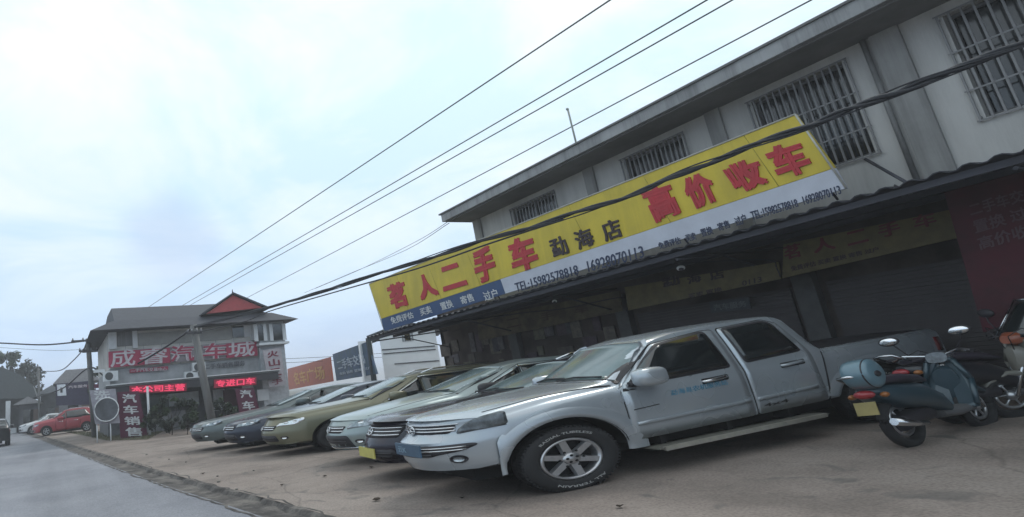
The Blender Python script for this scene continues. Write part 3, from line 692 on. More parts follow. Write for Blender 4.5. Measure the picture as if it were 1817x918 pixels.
build_car('dark navy sedan tucked in between the grey-green sedan and the olive SUV',
  dict(paint=paint('navy_paint',(.028,.036,.058),.35,.28),top=TOP_SED,screen=(-.40,-1.1),rear=(-2.15,-2.8),H=1.03,winrear=(-2.2,-2.6),lampmat=LAMP,plate=(white_plate,-.4,.42)),(4.05,14.95))
build_car('grey-green sedan at the far end of the row, nearest the showroom',
  dict(paint=paint('grey_green_paint',(.13,.155,.155),.5,.3),top=TOP_SED,screen=(-.40,-1.1),rear=(-2.15,-2.8),H=1.04,winrear=(-2.2,-2.6),grille=[(-.5,.52),(-.54,.62),(.54,.62),(.5,.52)],lampmat=LAMP),(3.6,16.95))
# ------------------------------------------------------------------ main shop building
WALL=mat('grey_render',(.56,.555,.54),.9,var=.09,scale=1.6,bump=.25,bscale=30,contrast=(.3,.75),stretch=(1,1.6,.4),streak=.13)
WALLD=mat('pilaster_render',(.33,.33,.325),.9,var=.1,scale=1.3,bump=.2,streak=.25)
SOFF=mat('soffit_concrete',(.20,.20,.20),.9,var=.15,scale=1.5)
EAVE=mat('eave_fascia',(.36,.37,.38),.85,var=.14,scale=1.2,streak=.35)
DARKW=mat('shaded_shop_wall',(.10,.08,.07),.9,var=.3,scale=1.5)  # colour kept low so the recess looks shaded
BAR=mat('window_bars',(.24,.24,.245),.5,.3)
X1=11.6
shop=empty('shop_building',(X1,2.5,0),'long grey two storey shop building with barred upper windows and overhanging eave','building')
def sp(name,bm,m,sm=None,parent=None):
    o=finish(bm,name,m,parent or shop,sm); 
    if not parent: o.matrix_parent_inverse=shop.matrix_basis.inverted()
    return o
YL,YR=12.92,-9.0
WIN=[(11.38,9.95),(7.98,6.70),(5.42,4.12),(2.98,1.45),(.3,-1.2),(-2.4,-3.9)]   # (left y, right y)
WZ0,WZ1=4.04,5.60
bm=BM()
ycuts=sorted([YL,YR]+[y for w_ in WIN for y in w_],reverse=True)
for a,b in zip(ycuts,ycuts[1:]):
    if (a,b) in WIN:
        box(bm,X1,X1+.22,b,a,3.30,WZ0); box(bm,X1,X1+.22,b,a,WZ1,5.86)
    else: box(bm,X1,X1+.22,b,a,3.30,5.86)
box(bm,X1+.225,19,YL-.2,YL,3.30,5.86)
sp('upper_wall',bm,WALL)
for y0,y1 in ((3.40,3.72),(5.92,6.18),(8.72,8.98),(12.62,12.925),(.8,1.1),(-2.0,-1.7)):
    bm=BM(); box(bm,X1-.06,X1-.003,y0,y1,3.32,5.762); sp('pilaster',bm,WALLD)
bm=BM(); box(bm,10.62,19.5,YR,13.14,5.80,6.02); sp('eave_slab',bm,EAVE)
bm=BM(); box(bm,10.72,X1-.004,YR,13.04,5.765,5.797); sp('soffit',bm,SOFF)
bm=BM()
qbox(bm,[(10.58,YR,6.022),(19.6,YR,6.022),(19.6,13.2,6.022),(10.58,13.2,6.022),(10.58,YR,6.06),(19.6,YR,6.35),(19.6,13.2,6.35),(10.58,13.2,6.06)]); sp('roof_deck',bm,mat('roof_grey',(.16,.165,.17),.8))
for i,(ya,yb) in enumerate(WIN):
    bm=BM(); 
    for (p,q,r_,s_) in ((yb,ya,WZ0,WZ0+.05),(yb,ya,WZ1-.05,WZ1),(yb,yb+.05,WZ0+.05,WZ1-.05),(ya-.05,ya,WZ0+.05,WZ1-.05),((ya+yb)/2-.025,(ya+yb)/2+.025,WZ0+.05,WZ1-.05)):
        box(bm,X1+.12,X1+.16,p,q,r_,s_)
    fr=sp('window',bm,mat('window_frame',(.12,.12,.125),.5))
    bm=BM(); box(bm,X1+.17,X1+.18,yb,ya,WZ0,WZ1); finish(bm,'pane',mat('window_glass',(.02,.023,.026),.12,spec=.8),fr)
    bm=BM(); n=15
    for k in range(n):
        y=yb-.05+(ya-yb+.10)*k/(n-1); box(bm,X1-.035,X1-.018,y-.012,y+.012,WZ0-.04,WZ1+.03)
    for z in (WZ0-.04,WZ0+.40,WZ0+.98,WZ1+.005): box(bm,X1-.045,X1-.037,yb-.08,ya+.08,z,z+.022)
    for y in (yb-.06,ya+.03):
        for z in (WZ0,WZ0+.75,WZ1-.06): box(bm,X1-.0365,X1-.002,y,y+.03,z,z+.03)
    finish(bm,'window_bars',BAR,fr)
bm=BM(); tube(bm,[(X1-.05,3.80,5.76),(X1-.05,3.80,3.4)],.035,10); sp('downpipe',bm,mat('pipe_grey',(.2,.2,.2),.5))
# ground floor (recessed under the awning, its surfaces coloured dark for the shade)
XB=13.6
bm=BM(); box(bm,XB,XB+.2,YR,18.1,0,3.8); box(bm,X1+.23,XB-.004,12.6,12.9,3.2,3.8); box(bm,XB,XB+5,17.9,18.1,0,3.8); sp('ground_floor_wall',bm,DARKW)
for y in (-6,-1.5,2.2,6.4,10.3,14.2):
    bm=BM(); box(bm,XB-.2,XB-.004,y-.17,y+.17,0,2.95); sp('column',bm,mat('column_tile',(.10,.10,.10),.7))
SHUT=mat('roller_shutter',(.085,.076,.078),.6,.4,scale=2)
for a,b in ((-5.7,-1.8),(-1.2,1.9),(2.6,6.1),(6.7,10.0)):
    bm=BM(); n=34
    for k in range(n): box(bm,XB-.06-.02*(k%2),XB-.004,a,b,.05+2.35*k/n,.05+2.35*(k+1)/n-.004)
    sp('shop_shutter',bm,SHUT)
rr=random.Random(5)
PC=[(.14,.12,.10),(.10,.085,.075),(.12,.11,.12),(.085,.06,.075),(.13,.12,.09),(.07,.07,.08)]
bm=BM(); 
for k in range(34):
    y=10.7+rr.random()*6.9; z=.9+rr.random()*1.35; ww=.22+rr.random()*.35; hh=.25+rr.random()*.45
    box(bm,XB-.03-.0013*k,XB-.004,y,y+ww,z,z+hh,k%6)
sp('notice_boards',bm,[mat('notice_%s'%n_,tuple(q*1.25 for q in c),.7,scale=7,var=.25) for n_,c in zip(('cream','tan','grey','maroon','straw','slate'),PC)])
# ------------------------------------------------------------------ awning
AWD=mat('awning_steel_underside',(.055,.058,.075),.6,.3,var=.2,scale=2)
AWX=10.25
def az_edge(y): return 2.975+(16.8-y)*.0195
awn=empty('awning',(AWX,5,3.1),'dark corrugated steel awning along the shop front, with a wavy edge','awning')
bm=BM(); N=int((17.9-(-9))/.065); rows=[]
for i in range(N+1):
    y=-9+i*.065; c=.028*math.sin(2*math.pi*y/.26)
    rows.append([bm.verts.new((x,y,(az_edge(y)+(x-AWX)*.06)+c+t)) for t in (0,.012) for x in (AWX,X1-.16,XB-.01)])
for a,b in zip(rows,rows[1:]):
    for s_ in (0,3):
        for j in (0,1): 
            f=bm.faces.new([a[s_+j],a[s_+j+1],b[s_+j+1],b[s_+j]]); f.smooth=True
    bm.faces.new([a[0],b[0],b[3],a[3]]); bm.faces.new([a[2],a[5],b[5],b[2]])
def ap(name,bm,m,sm=None):
    o=finish(bm,name,m,awn,sm); o.matrix_parent_inverse=awn.matrix_basis.inverted(); return o
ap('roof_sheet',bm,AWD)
bm=BM()
for x in (AWX+.08,11.3,12.4): 
    box_=[(x,-8.9,az_edge(-8.9)+(x-AWX)*.06-.13),(x+.05,-8.9,az_edge(-8.9)+(x-AWX)*.06-.13),(x+.05,17.8,az_edge(17.8)+(x-AWX)*.06-.13),(x,17.8,az_edge(17.8)+(x-AWX)*.06-.13)]
    qbox(bm,box_+[(p[0],p[1],p[2]+.09) for p in box_])
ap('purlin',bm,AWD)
for y in (17.6,14,10.4,6.6,2.6,-1.5,-5.5):
    bm=BM(); z=az_edge(y)
    tube(bm,[(AWX+.05,y,z-.17),(XB-.02,y,z+.03)],.025,6); tube(bm,[(11.6,y,z-.10),(XB-.02,y,z-.6)],.02,6)
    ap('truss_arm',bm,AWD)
bm=BM(); a=ax(1537,283,X1); b=ax(1610,325,AWX+.1); tube(bm,[a+Vector((-.02,0,0)),b],.022,6); ap('stay_rod',bm,AWD)
# ------------------------------------------------------------------ main billboard, on the awning edge
XS=10.32
YEL=mat('yellow_banner',(.62,.48,.03),.5,var=.09,scale=1.0,coat=.1,bump=.5,bscale=3.,streak=.12)
REDL=mat('red_lettering',(.46,.022,.035),.55,var=.1,scale=4); DKL=mat('dark_lettering',(.035,.02,.025),.6)
BLU=mat('blue_strip',(.022,.065,.17),.5,var=.1,scale=3); WST=mat('white_strip',(.52,.55,.63),.55,var=.07,scale=2)
NVL=mat('navy_lettering',(.02,.035,.09),.55); WHL=mat('white_sign_letters',(.62,.64,.66),.55)
bb=empty('billboard',(XS,10,3.3),'big yellow billboard with red and black Chinese lettering along the awning edge','billboard')
def bpart(o): o.matrix_parent_inverse=bb.matrix_basis.inverted(); return o
C4=[ax(682,588,XS),ax(1502,334,XS),ax(1411,203,XS),ax(655,504,XS)]   # bl br tr tl
yb0,yb1=ax(676,566,XS),ax(1481,298,XS)                                # bottom of the yellow field
top=lambda u:C4[3].lerp(C4[2],u); bot=lambda u:C4[0].lerp(C4[1],u); mid=lambda u:yb0.lerp(yb1,u)
bm=BM(); slab(bm,[mid(0),mid(1),top(1),top(0)],(.05,0,0)); bpart(finish(bm,'panel',YEL,bb))
us_=.462; 
for u in (.135,.27,.405,.54,.675,.81,.945):
    bm=BM(); a_=mid(u)+Vector((-.002,0,0)); b_=top(u)+Vector((-.002,0,0)); tube(bm,[a_,b_],.004,4); bpart(finish(bm,'seam',mat('banner_seam',(.34,.28,.04),.6),bb))
bm=BM(); slab(bm,[bot(0),bot(us_),mid(us_)-Vector((0,0,.006)),mid(0)-Vector((0,0,.006))],(.045,0,0)); bpart(finish(bm,'blue_strip',BLU,bb))
bm=BM(); slab(bm,[bot(us_+.0006),bot(1),mid(1)-Vector((0,0,.006)),mid(us_+.0006)-Vector((0,0,.006))],(.045,0,0)); bpart(finish(bm,'white_strip',WST,bb))
bm=BM()
for p,q in ((top(0),top(1)),(top(1),bot(1)),(top(0),bot(0))): tube(bm,[p+Vector((-.004,0,0)),q+Vector((-.004,0,0))],.014,6)
bpart(finish(bm,'edge_trim',mat('sign_edge',(.45,.44,.40),.5),bb))
bm=BM()
for u in (0.02,.2,.4,.6,.8,.98):
    a=top(u)+Vector((.06,0,-.05)); b=bot(u)+Vector((.06,0,.05)); tube(bm,[a,b],.02,6); tube(bm,[a,Vector((a.x+.9,a.y,b.z))],.018,6)
bpart(finish(bm,'support_frame',AWD,bb))
def on_sign(ch,px4,m,bold=.03,th=.02,x=XS,par=bb,nm='lettering'):
    q=[ax(px_,py_,x) for px_,py_ in px4]
    bm=BM(); letters(bm,ch,quadmap(q,(-1,0,0),.004,th),bold); o=finish(bm,nm,m,par)
    if par is bb: bpart(o)
    return o
# (bl, br, tr, tl) pixel corners of each character
CH_=[('茗',[(697,551),(728,541),(716,497),(685,508)]),('人',[(748,534),(781,523),(763,483),(738,492)]),('二',[(788,518),(831,505),(814,465),(781,476)]),
 ('手',[(848,506),(884,492),(872,434),(836,445)]),('车',[(913,488),(959,471),(944,414),(899,428)]),
 ('高',[(1164,397),(1212,378),(1187,322),(1135,338)]),('价',[(1232,374),(1280,355),(1255,302),(1206,320)]),('收',[(1312,345),(1366,325),(1342,277),(1277,298)]),('车',[(1388,322),(1446,300),(1418,246),(1352,266)])]
for ch,q in CH_:
    on_sign(ch,q,REDL,.062)
for ch,q in (('勐',[(984,458),(1013,449),(1000,417),(972,427)]),('海',[(1028,445),(1058,433),(1046,402),(1016,413)]),('店',[(1076,430),(1108,419),(1096,386),(1064,397)])): on_sign(ch,q,DKL,.03)
for ch,q in (('免费评估',[(696,576),(735,564),(732,553),(692,564)]),('买卖',[(748,561),(768,555),(763,542),(744,548)]),('置换',[(785,551),(806,545),(800,531),(780,538)]),('寄售',[(820,541),(843,534),(837,520),(816,527)]),('过户',[(862,535),(886,528),(880,512),(856,519)])): on_sign(ch,q,WHL,.015,.008)
for ch,q in (('TEL:15982578818',[(917,519),(1028,487),(1024,470),(913,503)]),('16928070113',[(1045,483),(1144,457),(1140,436),(1041,464)]),
  ('免费评估',[(1171,443),(1210,432),(1206,420),(1167,431)]),('买卖',[(1219,430),(1237,425),(1233,412),(1215,417)]),('置换',[(1247,421),(1267,415),(1262,401),(1242,407)]),('寄售',[(1277,411),(1297,404),(1292,390),(1272,397)]),('过户',[(1308,402),(1327,395),(1321,379),(1302,387)]),
  ('TEL:15982578818',[(1336,391),(1418,367),(1413,353),(1331,376)]),('16928070113',[(1428,364),(1494,344),(1489,329),(1423,349)])): on_sign(ch,q,NVL,.012,.008)
# ------------------------------------------------------------------ signs in the shade under the awning
XI=12.45
def board(name,label,q,m,cat='sign',depth=(.04,0,0),group=None):
    bm=BM(); slab(bm,q,depth); o=finish(bm,name,m); tag(o,label,cat,group); return o
SY=mat('shaded_yellow_board',(.15,.12,.045),.6,var=.15); SR=mat('shaded_red_lettering',(.15,.025,.03),.6); SG=mat('pale_band',(.22,.24,.24),.6)  # yellow and red darkened to carry the awning's shade
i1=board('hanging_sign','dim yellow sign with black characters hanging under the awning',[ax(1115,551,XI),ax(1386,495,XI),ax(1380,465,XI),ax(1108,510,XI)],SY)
for ch,q in (('勐',[(1178,511),(1208,504),(1204,488),(1174,495)]),('海',[(1222,505),(1246,499),(1242,484),(1218,490)]),('店',[(1262,498),(1287,493),(1282,477),(1257,483)])): on_sign(ch,q,DKL,.03,.01,XI,i1)
for ch,q in (('买卖 置换',[(1222,530),(1282,517),(1281,509),(1221,522)]),('0113',[(1318,508),(1352,500),(1351,491),(1317,499)])): on_sign(ch,q,DKL,.02,.006,XI,i1)
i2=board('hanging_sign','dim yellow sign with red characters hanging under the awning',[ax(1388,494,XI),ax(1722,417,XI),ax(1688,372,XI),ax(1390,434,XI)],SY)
for ch,q in (('茗',[(1394,462),(1424,455),(1419,430),(1389,438)]),('人',[(1446,450),(1484,441),(1477,418),(1440,427)]),('二',[(1506,437),(1542,428),(1536,405),(1500,414)]),('手',[(1562,423),(1600,414),(1594,390),(1556,400)]),('车',[(1625,408),(1664,398),(1656,374),(1618,385)])): on_sign(ch,q,SR,.03,.01,XI,i2)
on_sign('免费评估 买卖 置换 寄售 过户',[(1405,482),(1560,446),(1558,438),(1403,473)],DKL,.02,.006,XI,i2)
i3=board('hanging_sign','dull brown banner under the awning, left of the yellow hanging signs',[ax(850,605,13.2),ax(1104,552,13.2),ax(1098,516,13.2),ax(846,566,13.2)],mat('brown_banner',(.15,.12,.07),.7,var=.25,scale=3))
for k in range(3): on_sign('二手车'[k],[(900+60*k,583-12*k),(925+60*k,578-12*k),(922+60*k,563-12*k),(897+60*k,568-12*k)],mat('banner_dark_letters',(.09,.06,.035),.7),.02,.005,13.2,i3)
i4=board('small_sign','small white lettered plate on the shaded shop wall above the pickup roof',[ax(1262,556,XB-.2),ax(1332,548,XB-.2),ax(1328,528,XB-.2),ax(1258,536,XB-.2)],mat('slate_plate',(.06,.07,.08),.6))
on_sign('汽车服务',[(1268,552),(1326,544),(1323,533),(1265,541)],mat('grey_letters',(.16,.17,.18),.6),.02,.004,XB-.2,i4)
RB=mat('dark_red_banner',(.075,.008,.018),.7,var=.3,scale=1.6)
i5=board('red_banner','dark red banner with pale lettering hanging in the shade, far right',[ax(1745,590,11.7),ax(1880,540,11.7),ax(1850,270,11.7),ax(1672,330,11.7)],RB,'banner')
for k,tx in enumerate(('二手车交易','置换 过户','高价收车')): on_sign(tx,[(1724+8*k,385+30*k),(1845+8*k,350+30*k),(1838+8*k,328+30*k),(1717+8*k,362+30*k)],mat('faded_pink_letters',(.12,.07,.08),.7),.02,.006,11.7,i5)
# lamps / cameras under the awning edge
bw=mat('white_housing',(.78,.78,.76),.35)
for (px,py),X,lb,s_ in (((1208,476),10.9,'small white camera under the awning, middle of the three',1.),((984,535),11.2,'small white camera under the awning, below the dark lettering',.8),((1606,341),10.5,'small white camera near the stay rod, rightmost of the three',.7)):
    p=ax(px,py,X); bm=BM(); ellipsoid(bm,p,(.06*s_,.075*s_,.05*s_)); tube(bm,[p+Vector((0,0,.03)),p+Vector((.02,.08,.13)),p+Vector((.02,.08,az_edge(p.y)-p.z+.03))],.012,6,1); ellipsoid(bm,p+Vector((-.03,-.02,-.025)),(.04*s_,.045*s_,.035*s_),1)
    tag(finish(bm,'security_camera',[bw,BLACK],smooth=60),lb,'camera','cameras under the awning')
# antenna on the roof
p=ax(1022,253,11.2); p.z=6.0; q=ax(992,203,p.x); bm=BM(); tube(bm,[p,Vector((p.x,p.y,q.z))],.022,6); tube(bm,[(p.x,p.y-.0,q.z-.02),(p.x,p.y+.02,q.z+.02)],.03,6)
tag(finish(bm,'roof_antenna',mat('pale_pole',(.3,.33,.3),.5)),'thin pale pole standing up from the eave of the shop roof','antenna')
# ------------------------------------------------------------------ white shed and boards behind the row
Ys=24.
SD=ray(700,640); SD.z=0; SD.normalize(); SR_=Vector((SD.y,-SD.x,0)); SP0=ay(700,640,Ys)
sh=lambda px,py,o=0.: apl(px,py,SP0+SD*o,SD)
shed=empty('white_shed',(SP0.x,SP0.y,0),'small white gabled shed with a tiny barred window, behind the parked cars','shed')
def prt(root):
    def f_(name,bm,m,sm=None,parent=None,label=None):
        o=finish(bm,name,m,parent or root,sm,label)
        if parent is None: o.matrix_parent_inverse=root.matrix_basis.inverted()
        return o
    return f_
S_=prt(shed)
wl,wr_,ap_=sh(672,592),sh(771,582),sh(716,575)
dn=lambda p:Vector((p.x,p.y,-.1))
bm=BM(); slab(bm,[dn(wl),dn(wr_),wr_,ap_,wl],SD*5); S_('wall',bm,mat('white_sheet_wall',(.9,.92,.94),.5,var=.03,scale=2))
bm=BM()
for a,b in ((wl-SR_*.6-Vector((0,0,.16)),ap_),(wr_+SR_*.5-Vector((0,0,.12)),ap_)):
    a=a-SD*.25+Vector((0,0,.02)); b=b-SD*.25+Vector((0,0,.02)); u=Vector((0,0,.07)); d=SD*5.4
    qbox(bm,[a,b,b+d,a+d,a+u,b+u,b+d+u,a+d+u])
S_('roof',bm,mat('grey_sheet_roof',(.07,.08,.10),.6))
def face(px,py,w,h,o,th,m_,nm,par=None):
    c=sh(px,py,o); bm=BM(); q=[c+SR_*(sx*w)+Vector((0,0,sz*h)) for sx,sz in ((-1,-1),(1,-1),(1,1),(-1,1))]; slab(bm,q,SD*th); return S_(nm,bm,m_,None,par)
w_=face(723,598,.27,.2,-.03,.025,mat('pale_frame',(.6,.64,.68),.5),'window')
face(723,598,.12,.17,-.045,.01,GLASS,'pane',w_)
bm=BM()
for k in range(5):
    c=sh(723,598,-.07)+SR_*(-.24+.12*k); tube(bm,[c-Vector((0,0,.2)),c+Vector((0,0,.2))],.012,5)
finish(bm,'window_bars',BLACK,w_)
for (x0,y0),(x1,y1) in (((678,621),(772,614)),((680,628),(773,620)),((700,646),(779,640))):
    bm=BM(); tube(bm,[sh(x0,y0,-.03),sh(x1,y1,-.03)],.022,6); S_('wall_pipe',bm,mat('dark_line',(.06,.07,.09),.6))
bm=BM(); a=ay(655,606,22.5); box(bm,a.x-.07,a.x+.07,22.43,22.57,-.1,a.z); tag(finish(bm,'steel_post',mat('post_dark',(.045,.06,.065),.5)),'dark square steel post standing in front of the white shed','post')
bm=BM(); a=ay(640,606,22.9); qq=ay(655,670,22.9); box(bm,a.x-.1,a.x+.55,22.85,23.0,.2,a.z+.0); tag(finish(bm,'partition_panel',mat('white_sheet',(.88,.9,.92),.5,var=.05)),'narrow white panel between the blue signboard and the dark post','panel')
dirv=ray(398,703); dirv.z=0; dirv.normalize(); nrm=Vector((dirv.y,-dirv.x,0))
PB0=ay(655,605,21.5)
def wallboard(px4): return [apl(a,b,PB0,nrm) for a,b in px4]
BB=mat('faded_blue_board',(.055,.095,.19),.6,var=.3,scale=2.5,col2=(.04,.08,.10)); OB=mat('faded_orange_board',(.46,.12,.055),.6,var=.25,scale=2.5,col2=(.34,.08,.06))
q=wallboard([(597,676),(668,664),(651,607),(590,629)]); b1=board('roadside_board','faded blue signboard with pale lettering behind the parked cars',q,BB,'signboard',tuple(nrm*-.08) if nrm.dot(CAM-q[0])>0 else tuple(nrm*.08))
nf=(-nrm if nrm.dot(CAM-q[0])<0 else nrm)
bm=BM(); letters(bm,'二手车交易',quadmap(wallboard([(602,657),(650,645),(645,626),(597,640)]),nf,.01,.02),.02); finish(bm,'lettering',mat('pale_blue_letters',(.42,.48,.56),.6),b1)
bm=BM(); letters(bm,'收购 销售 置换 过户',quadmap(wallboard([(604,666),(660,655),(659,650),(603,661)]),nf,.01,.02),.01); finish(bm,'lettering',mat('pale_blue_letters',(.42,.48,.56),.6),b1)
bm=BM(); u0=apl(653,600,PB0,nrm); box(bm,u0.x-.08,u0.x+.08,u0.y-.08,u0.y+.08,.1,u0.z); finish(bm,'post',mat('post_dark',(.045,.06,.065),.5),b1)
q=wallboard([(512,692),(590,677),(585,634),(510,655)]); b2=board('roadside_board','faded orange signboard with gold lettering behind the parked cars',q,OB,'signboard',tuple(-nf*.08))
bm=BM(); letters(bm,'名车广场',quadmap(wallboard([(524,684),(578,672),(574,648),(520,662)]),nf,.01,.02),.02); finish(bm,'lettering',mat('gold_letters',(.62,.34,.10),.6),b2)
# ------------------------------------------------------------------ far car showroom building
YF=30.
F30=lambda px,py,Y=YF: ay(px,py,Y)
far=empty('showroom_building',(6,YF,0),'two storey showroom with a dark hipped roof, red gable and red lettering','building')
G=prt(far)
ROOF=mat('dark_roof_tiles',(.062,.066,.082),.75,var=.2,scale=5,stretch=(1,1,3),bump=.4,bscale=24)
CREAM=mat('aged_cream_wall',(.62,.60,.57),.85,var=.12,scale=1.4); GREYW=mat('grey_band_wall',(.42,.43,.45),.85,var=.15,scale=1.6); GREYL=mat('showroom_panel',(.52,.54,.57),.7,var=.12)
xl,xr=2.36,11.75
bm=BM(); box(bm,xl,xr-1.5,YF,YF+9,3.35,5.3); G('upper_wall',bm,CREAM)
bm=BM(); box(bm,xl,xr-1.5,YF+.05,YF+9,2.3,3.345); G('middle_band',bm,GREYW)
bm=BM(); box(bm,xl,10.3,YF+2.2,YF+9,-.1,2.295); G('ground_wall',bm,mat('showroom_dark_wall',(.16,.165,.18),.8,var=.25,scale=1.3))
# roof: hipped skirt + upper block
def hip(bm,x0,x1,y0,y1,z0,X0,X1_,Y0,Y1,z1,t=.12):
    a=[(x0,y0,z0),(x1,y0,z0),(x1,y1,z0),(x0,y1,z0)]; b=[(X0,Y0,z1),(X1_,Y0,z1),(X1_,Y1,z1),(X0,Y1,z1)]
    qbox(bm,a+b); 
bm=BM(); hip(bm,1.42,12.35,YF-1.3,YF+10,5.18,2.6,11.2,YF-.2,YF+8.6,5.75)
hip(bm,2.62,11.0,YF-.19,YF+8.5,5.751,2.75,9.3,YF+2.6,YF+5.6,6.85)
G('roof',bm,ROOF)
bm=BM(); a=ay(366,557,YF-.6); b=ay(466,546,YF-.6); c=ay(413,524,YF-.6); slab(bm,[a,b,c],(0,.25,0)); G('red_gable',bm,mat('red_gable_board',(.42,.065,.07),.6,var=.08))
bm=BM()
for p,q in ((a-Vector((.25,0,.06)),c+Vector((0,0,.05))),(b+Vector((.35,0,-.1)),c+Vector((0,0,.05)))):
    d=Vector((0,3.2,0)); n=Vector((0,-.15,0)); u=Vector((0,0,.09)); qbox(bm,[p+n,q+n,q+d,p+d,p+n+u,q+n+u,q+d+u,p+d+u])
G('gable_roof',bm,ROOF)
bm=BM(); tube(bm,[c+Vector((0,0,.1)),c+Vector((0,0,.32))],[.05,.015],6); G('finial',bm,ROOF)
# upper storey glazing and white posts
def fbox(px0,py0,px1,py1,y,d=.05):
    a=ay(px0,py1,y); b=ay(px1,py0,y); bm=BM(); box(bm,min(a.x,b.x),max(a.x,b.x),y,y+d,min(a.z,b.z),max(a.z,b.z)); return bm
WP=mat('white_post',(.66,.68,.70),.6,var=.05)
for a in ((193,584,206,620),(236,582,243,618),(446,577,452,604)): G('white_pillar',fbox(*a,YF-.12,.1),WP)
G('window',fbox(208,583,234,615,YF-.06,.05),mat('grey_panel',(.17,.17,.18),.6,var=.2,scale=3,stretch=(8,1,.3)))
G('window',fbox(246,586,340,614,YF-.06,.05),mat('pale_panelling',(.30,.30,.29),.6,var=.1,scale=3))
G('window',fbox(352,578,410,606,YF-.06,.05),mat('pale_panelling',(.30,.30,.29),.6,var=.1,scale=3))
G('window',fbox(413,578,432,600,YF-.06,.05),GLASS); G('window',fbox(434,577,446,598,YF-.06,.05),WP)
# right hand tower with balcony
bm=BM(); box(bm,10.253,xr,YF-.5,YF+7,4.05,5.3); 
G('balcony_room',bm,mat('pale_grey_wall',(.42,.44,.46),.8))
for a in ((457,576,468,605),(486,575,501,604)): G('window',fbox(*a,YF-.58,.05),GLASS)
for a in ((452,575,456,606),(469,575,472,605),(480,575,483,605),(503,574,506,604)): G('window_post',fbox(*a,YF-.64,.05),WP)
bm=BM(); box(bm,10.1,xr+.12,YF-.8,YF+7,3.92,4.04); G('balcony_slab',bm,WP)
bm=BM(); box(bm,10.254,xr,YF-.3,YF+7,-.1,3.91); G('tower_wall',bm,GREYL)
# ledge roof over the ground floor
bm=BM(); a=ay(188,681,YF-1.2); b=ay(472,661,YF-1.2); box(bm,a.x,10.95,YF-1.2,YF+.04,2.42,2.50); G('ledge',bm,mat('ledge_metal',(.12,.13,.14),.5))
bm=BM(); box(bm,a.x,10.9,YF-1.15,YF-1.05,2.05,2.41); G('fascia_band',bm,mat('dark_fascia',(.045,.045,.055),.6))
bm=BM(); tube(bm,[(a.x,YF-1.23,2.52),(11.0,YF-1.23,2.52)],.03,6); G('ledge_trim',bm,WP)
# large channel letters
BIG=mat('sign_backing',(.34,.30,.32),.6,var=.12); REDS=mat('bright_red_letters',(.38,.03,.085),.45,var=.08); PINK=mat('pale_letter_edge',(.62,.56,.60),.5)
bm=BM(); a=ay(194,655,YF-.2); b=ay(453,604,YF-.2); box(bm,a.x,b.x-.05,YF-.2,YF-.13,3.42,4.22); G('sign_backing',bm,mat('grey_sign_backing',(.27,.24,.26),.6,var=.1))
chs='成睿汽车城'; xs_=[(196,240),(247,298),(302,344),(360,402),(405,452)]
for i,(ch,(p,q)) in enumerate(zip(chs,xs_)):
    yy0=652-(p-196)*.083; yy1=622-(p-196)*.07
    if i in (0,1,4):
        bm=BM(); a=ay(p-3,yy0+1,YF-.23); b=ay(q+3,yy1-1,YF-.23); box(bm,a.x,b.x,YF-.26,YF-.205,a.z,b.z); G('letter_panel',bm,REDS)
    for mm,bold,o_ in ((PINK,.10 if i in (2,3) else .012,.0),) + (((REDS,.015,.03),) if i in (2,3) else ()):
        bm=BM(); qd=[ay(p,yy0,YF-.27),ay(q,yy0-(q-p)*.07,YF-.27),ay(q,yy1-(q-p)*.07,YF-.27),ay(p,yy1,YF-.27)]; letters(bm,ch,quadmap(qd,(0,-1,0),o_,.03),bold); G('lettering',bm,mm)
for p,q,y0,y1,tx in ((230,298,662,650,'二手汽车交易中心'),):
    G('small_red_sign',fbox(p,y1,q,y0,YF-.06,.04),REDS)
    bm=BM(); letters(bm,tx,quadmap([ay(p+2,y0-2,YF-.07),ay(q-2,y0-3,YF-.07),ay(q-2,y1+2,YF-.07),ay(p+2,y1+3,YF-.07)],(0,-1,0),.002,.02),.02); G('lettering',bm,PINK)
bm=BM(); letters(bm,'二手车销售服务',quadmap([ay(362,656,YF),ay(434,649,YF),ay(434,640,YF),ay(362,647,YF)],(0,-1,0),.06,.02),.02); G('lettering',bm,mat('dim_letters',(.12,.12,.14),.6))
# LED message boards (lit)
LEDR=mat('lit_red_led',(.9,.06,.15),.5,var=0,emit=.5); LEDB=mat('led_board_black',(.03,.01,.015),.5)
for p,q,ya,yb_,yc,yd,tx,lb in ((230,331,699,685,694,680,'本公司主营','lit red message board over the left showroom entrance'),(380,455,689,674,683,669,'专进口车','lit red message board over the right showroom entrance')):
    Y=YF-1.24; bm=BM(); slab(bm,[ay(p,ya,Y),ay(q,yc,Y),ay(q,yd,Y),ay(p,yb_,Y)],(0,.06,0)); o=tag(finish(bm,'led_board',mat('led_dim_red',(.22,.012,.035),.5,emit=.25)),lb,'LED sign')
    bm=BM(); letters(bm,tx,quadmap([ay(p+3,ya-1.5,Y),ay(q-3,yc-1,Y),ay(q-3,yd+1,Y),ay(p+3,yb_+1.5,Y)],(0,-1,0),.004,.02),.03); finish(bm,'lettering',LEDR,o)
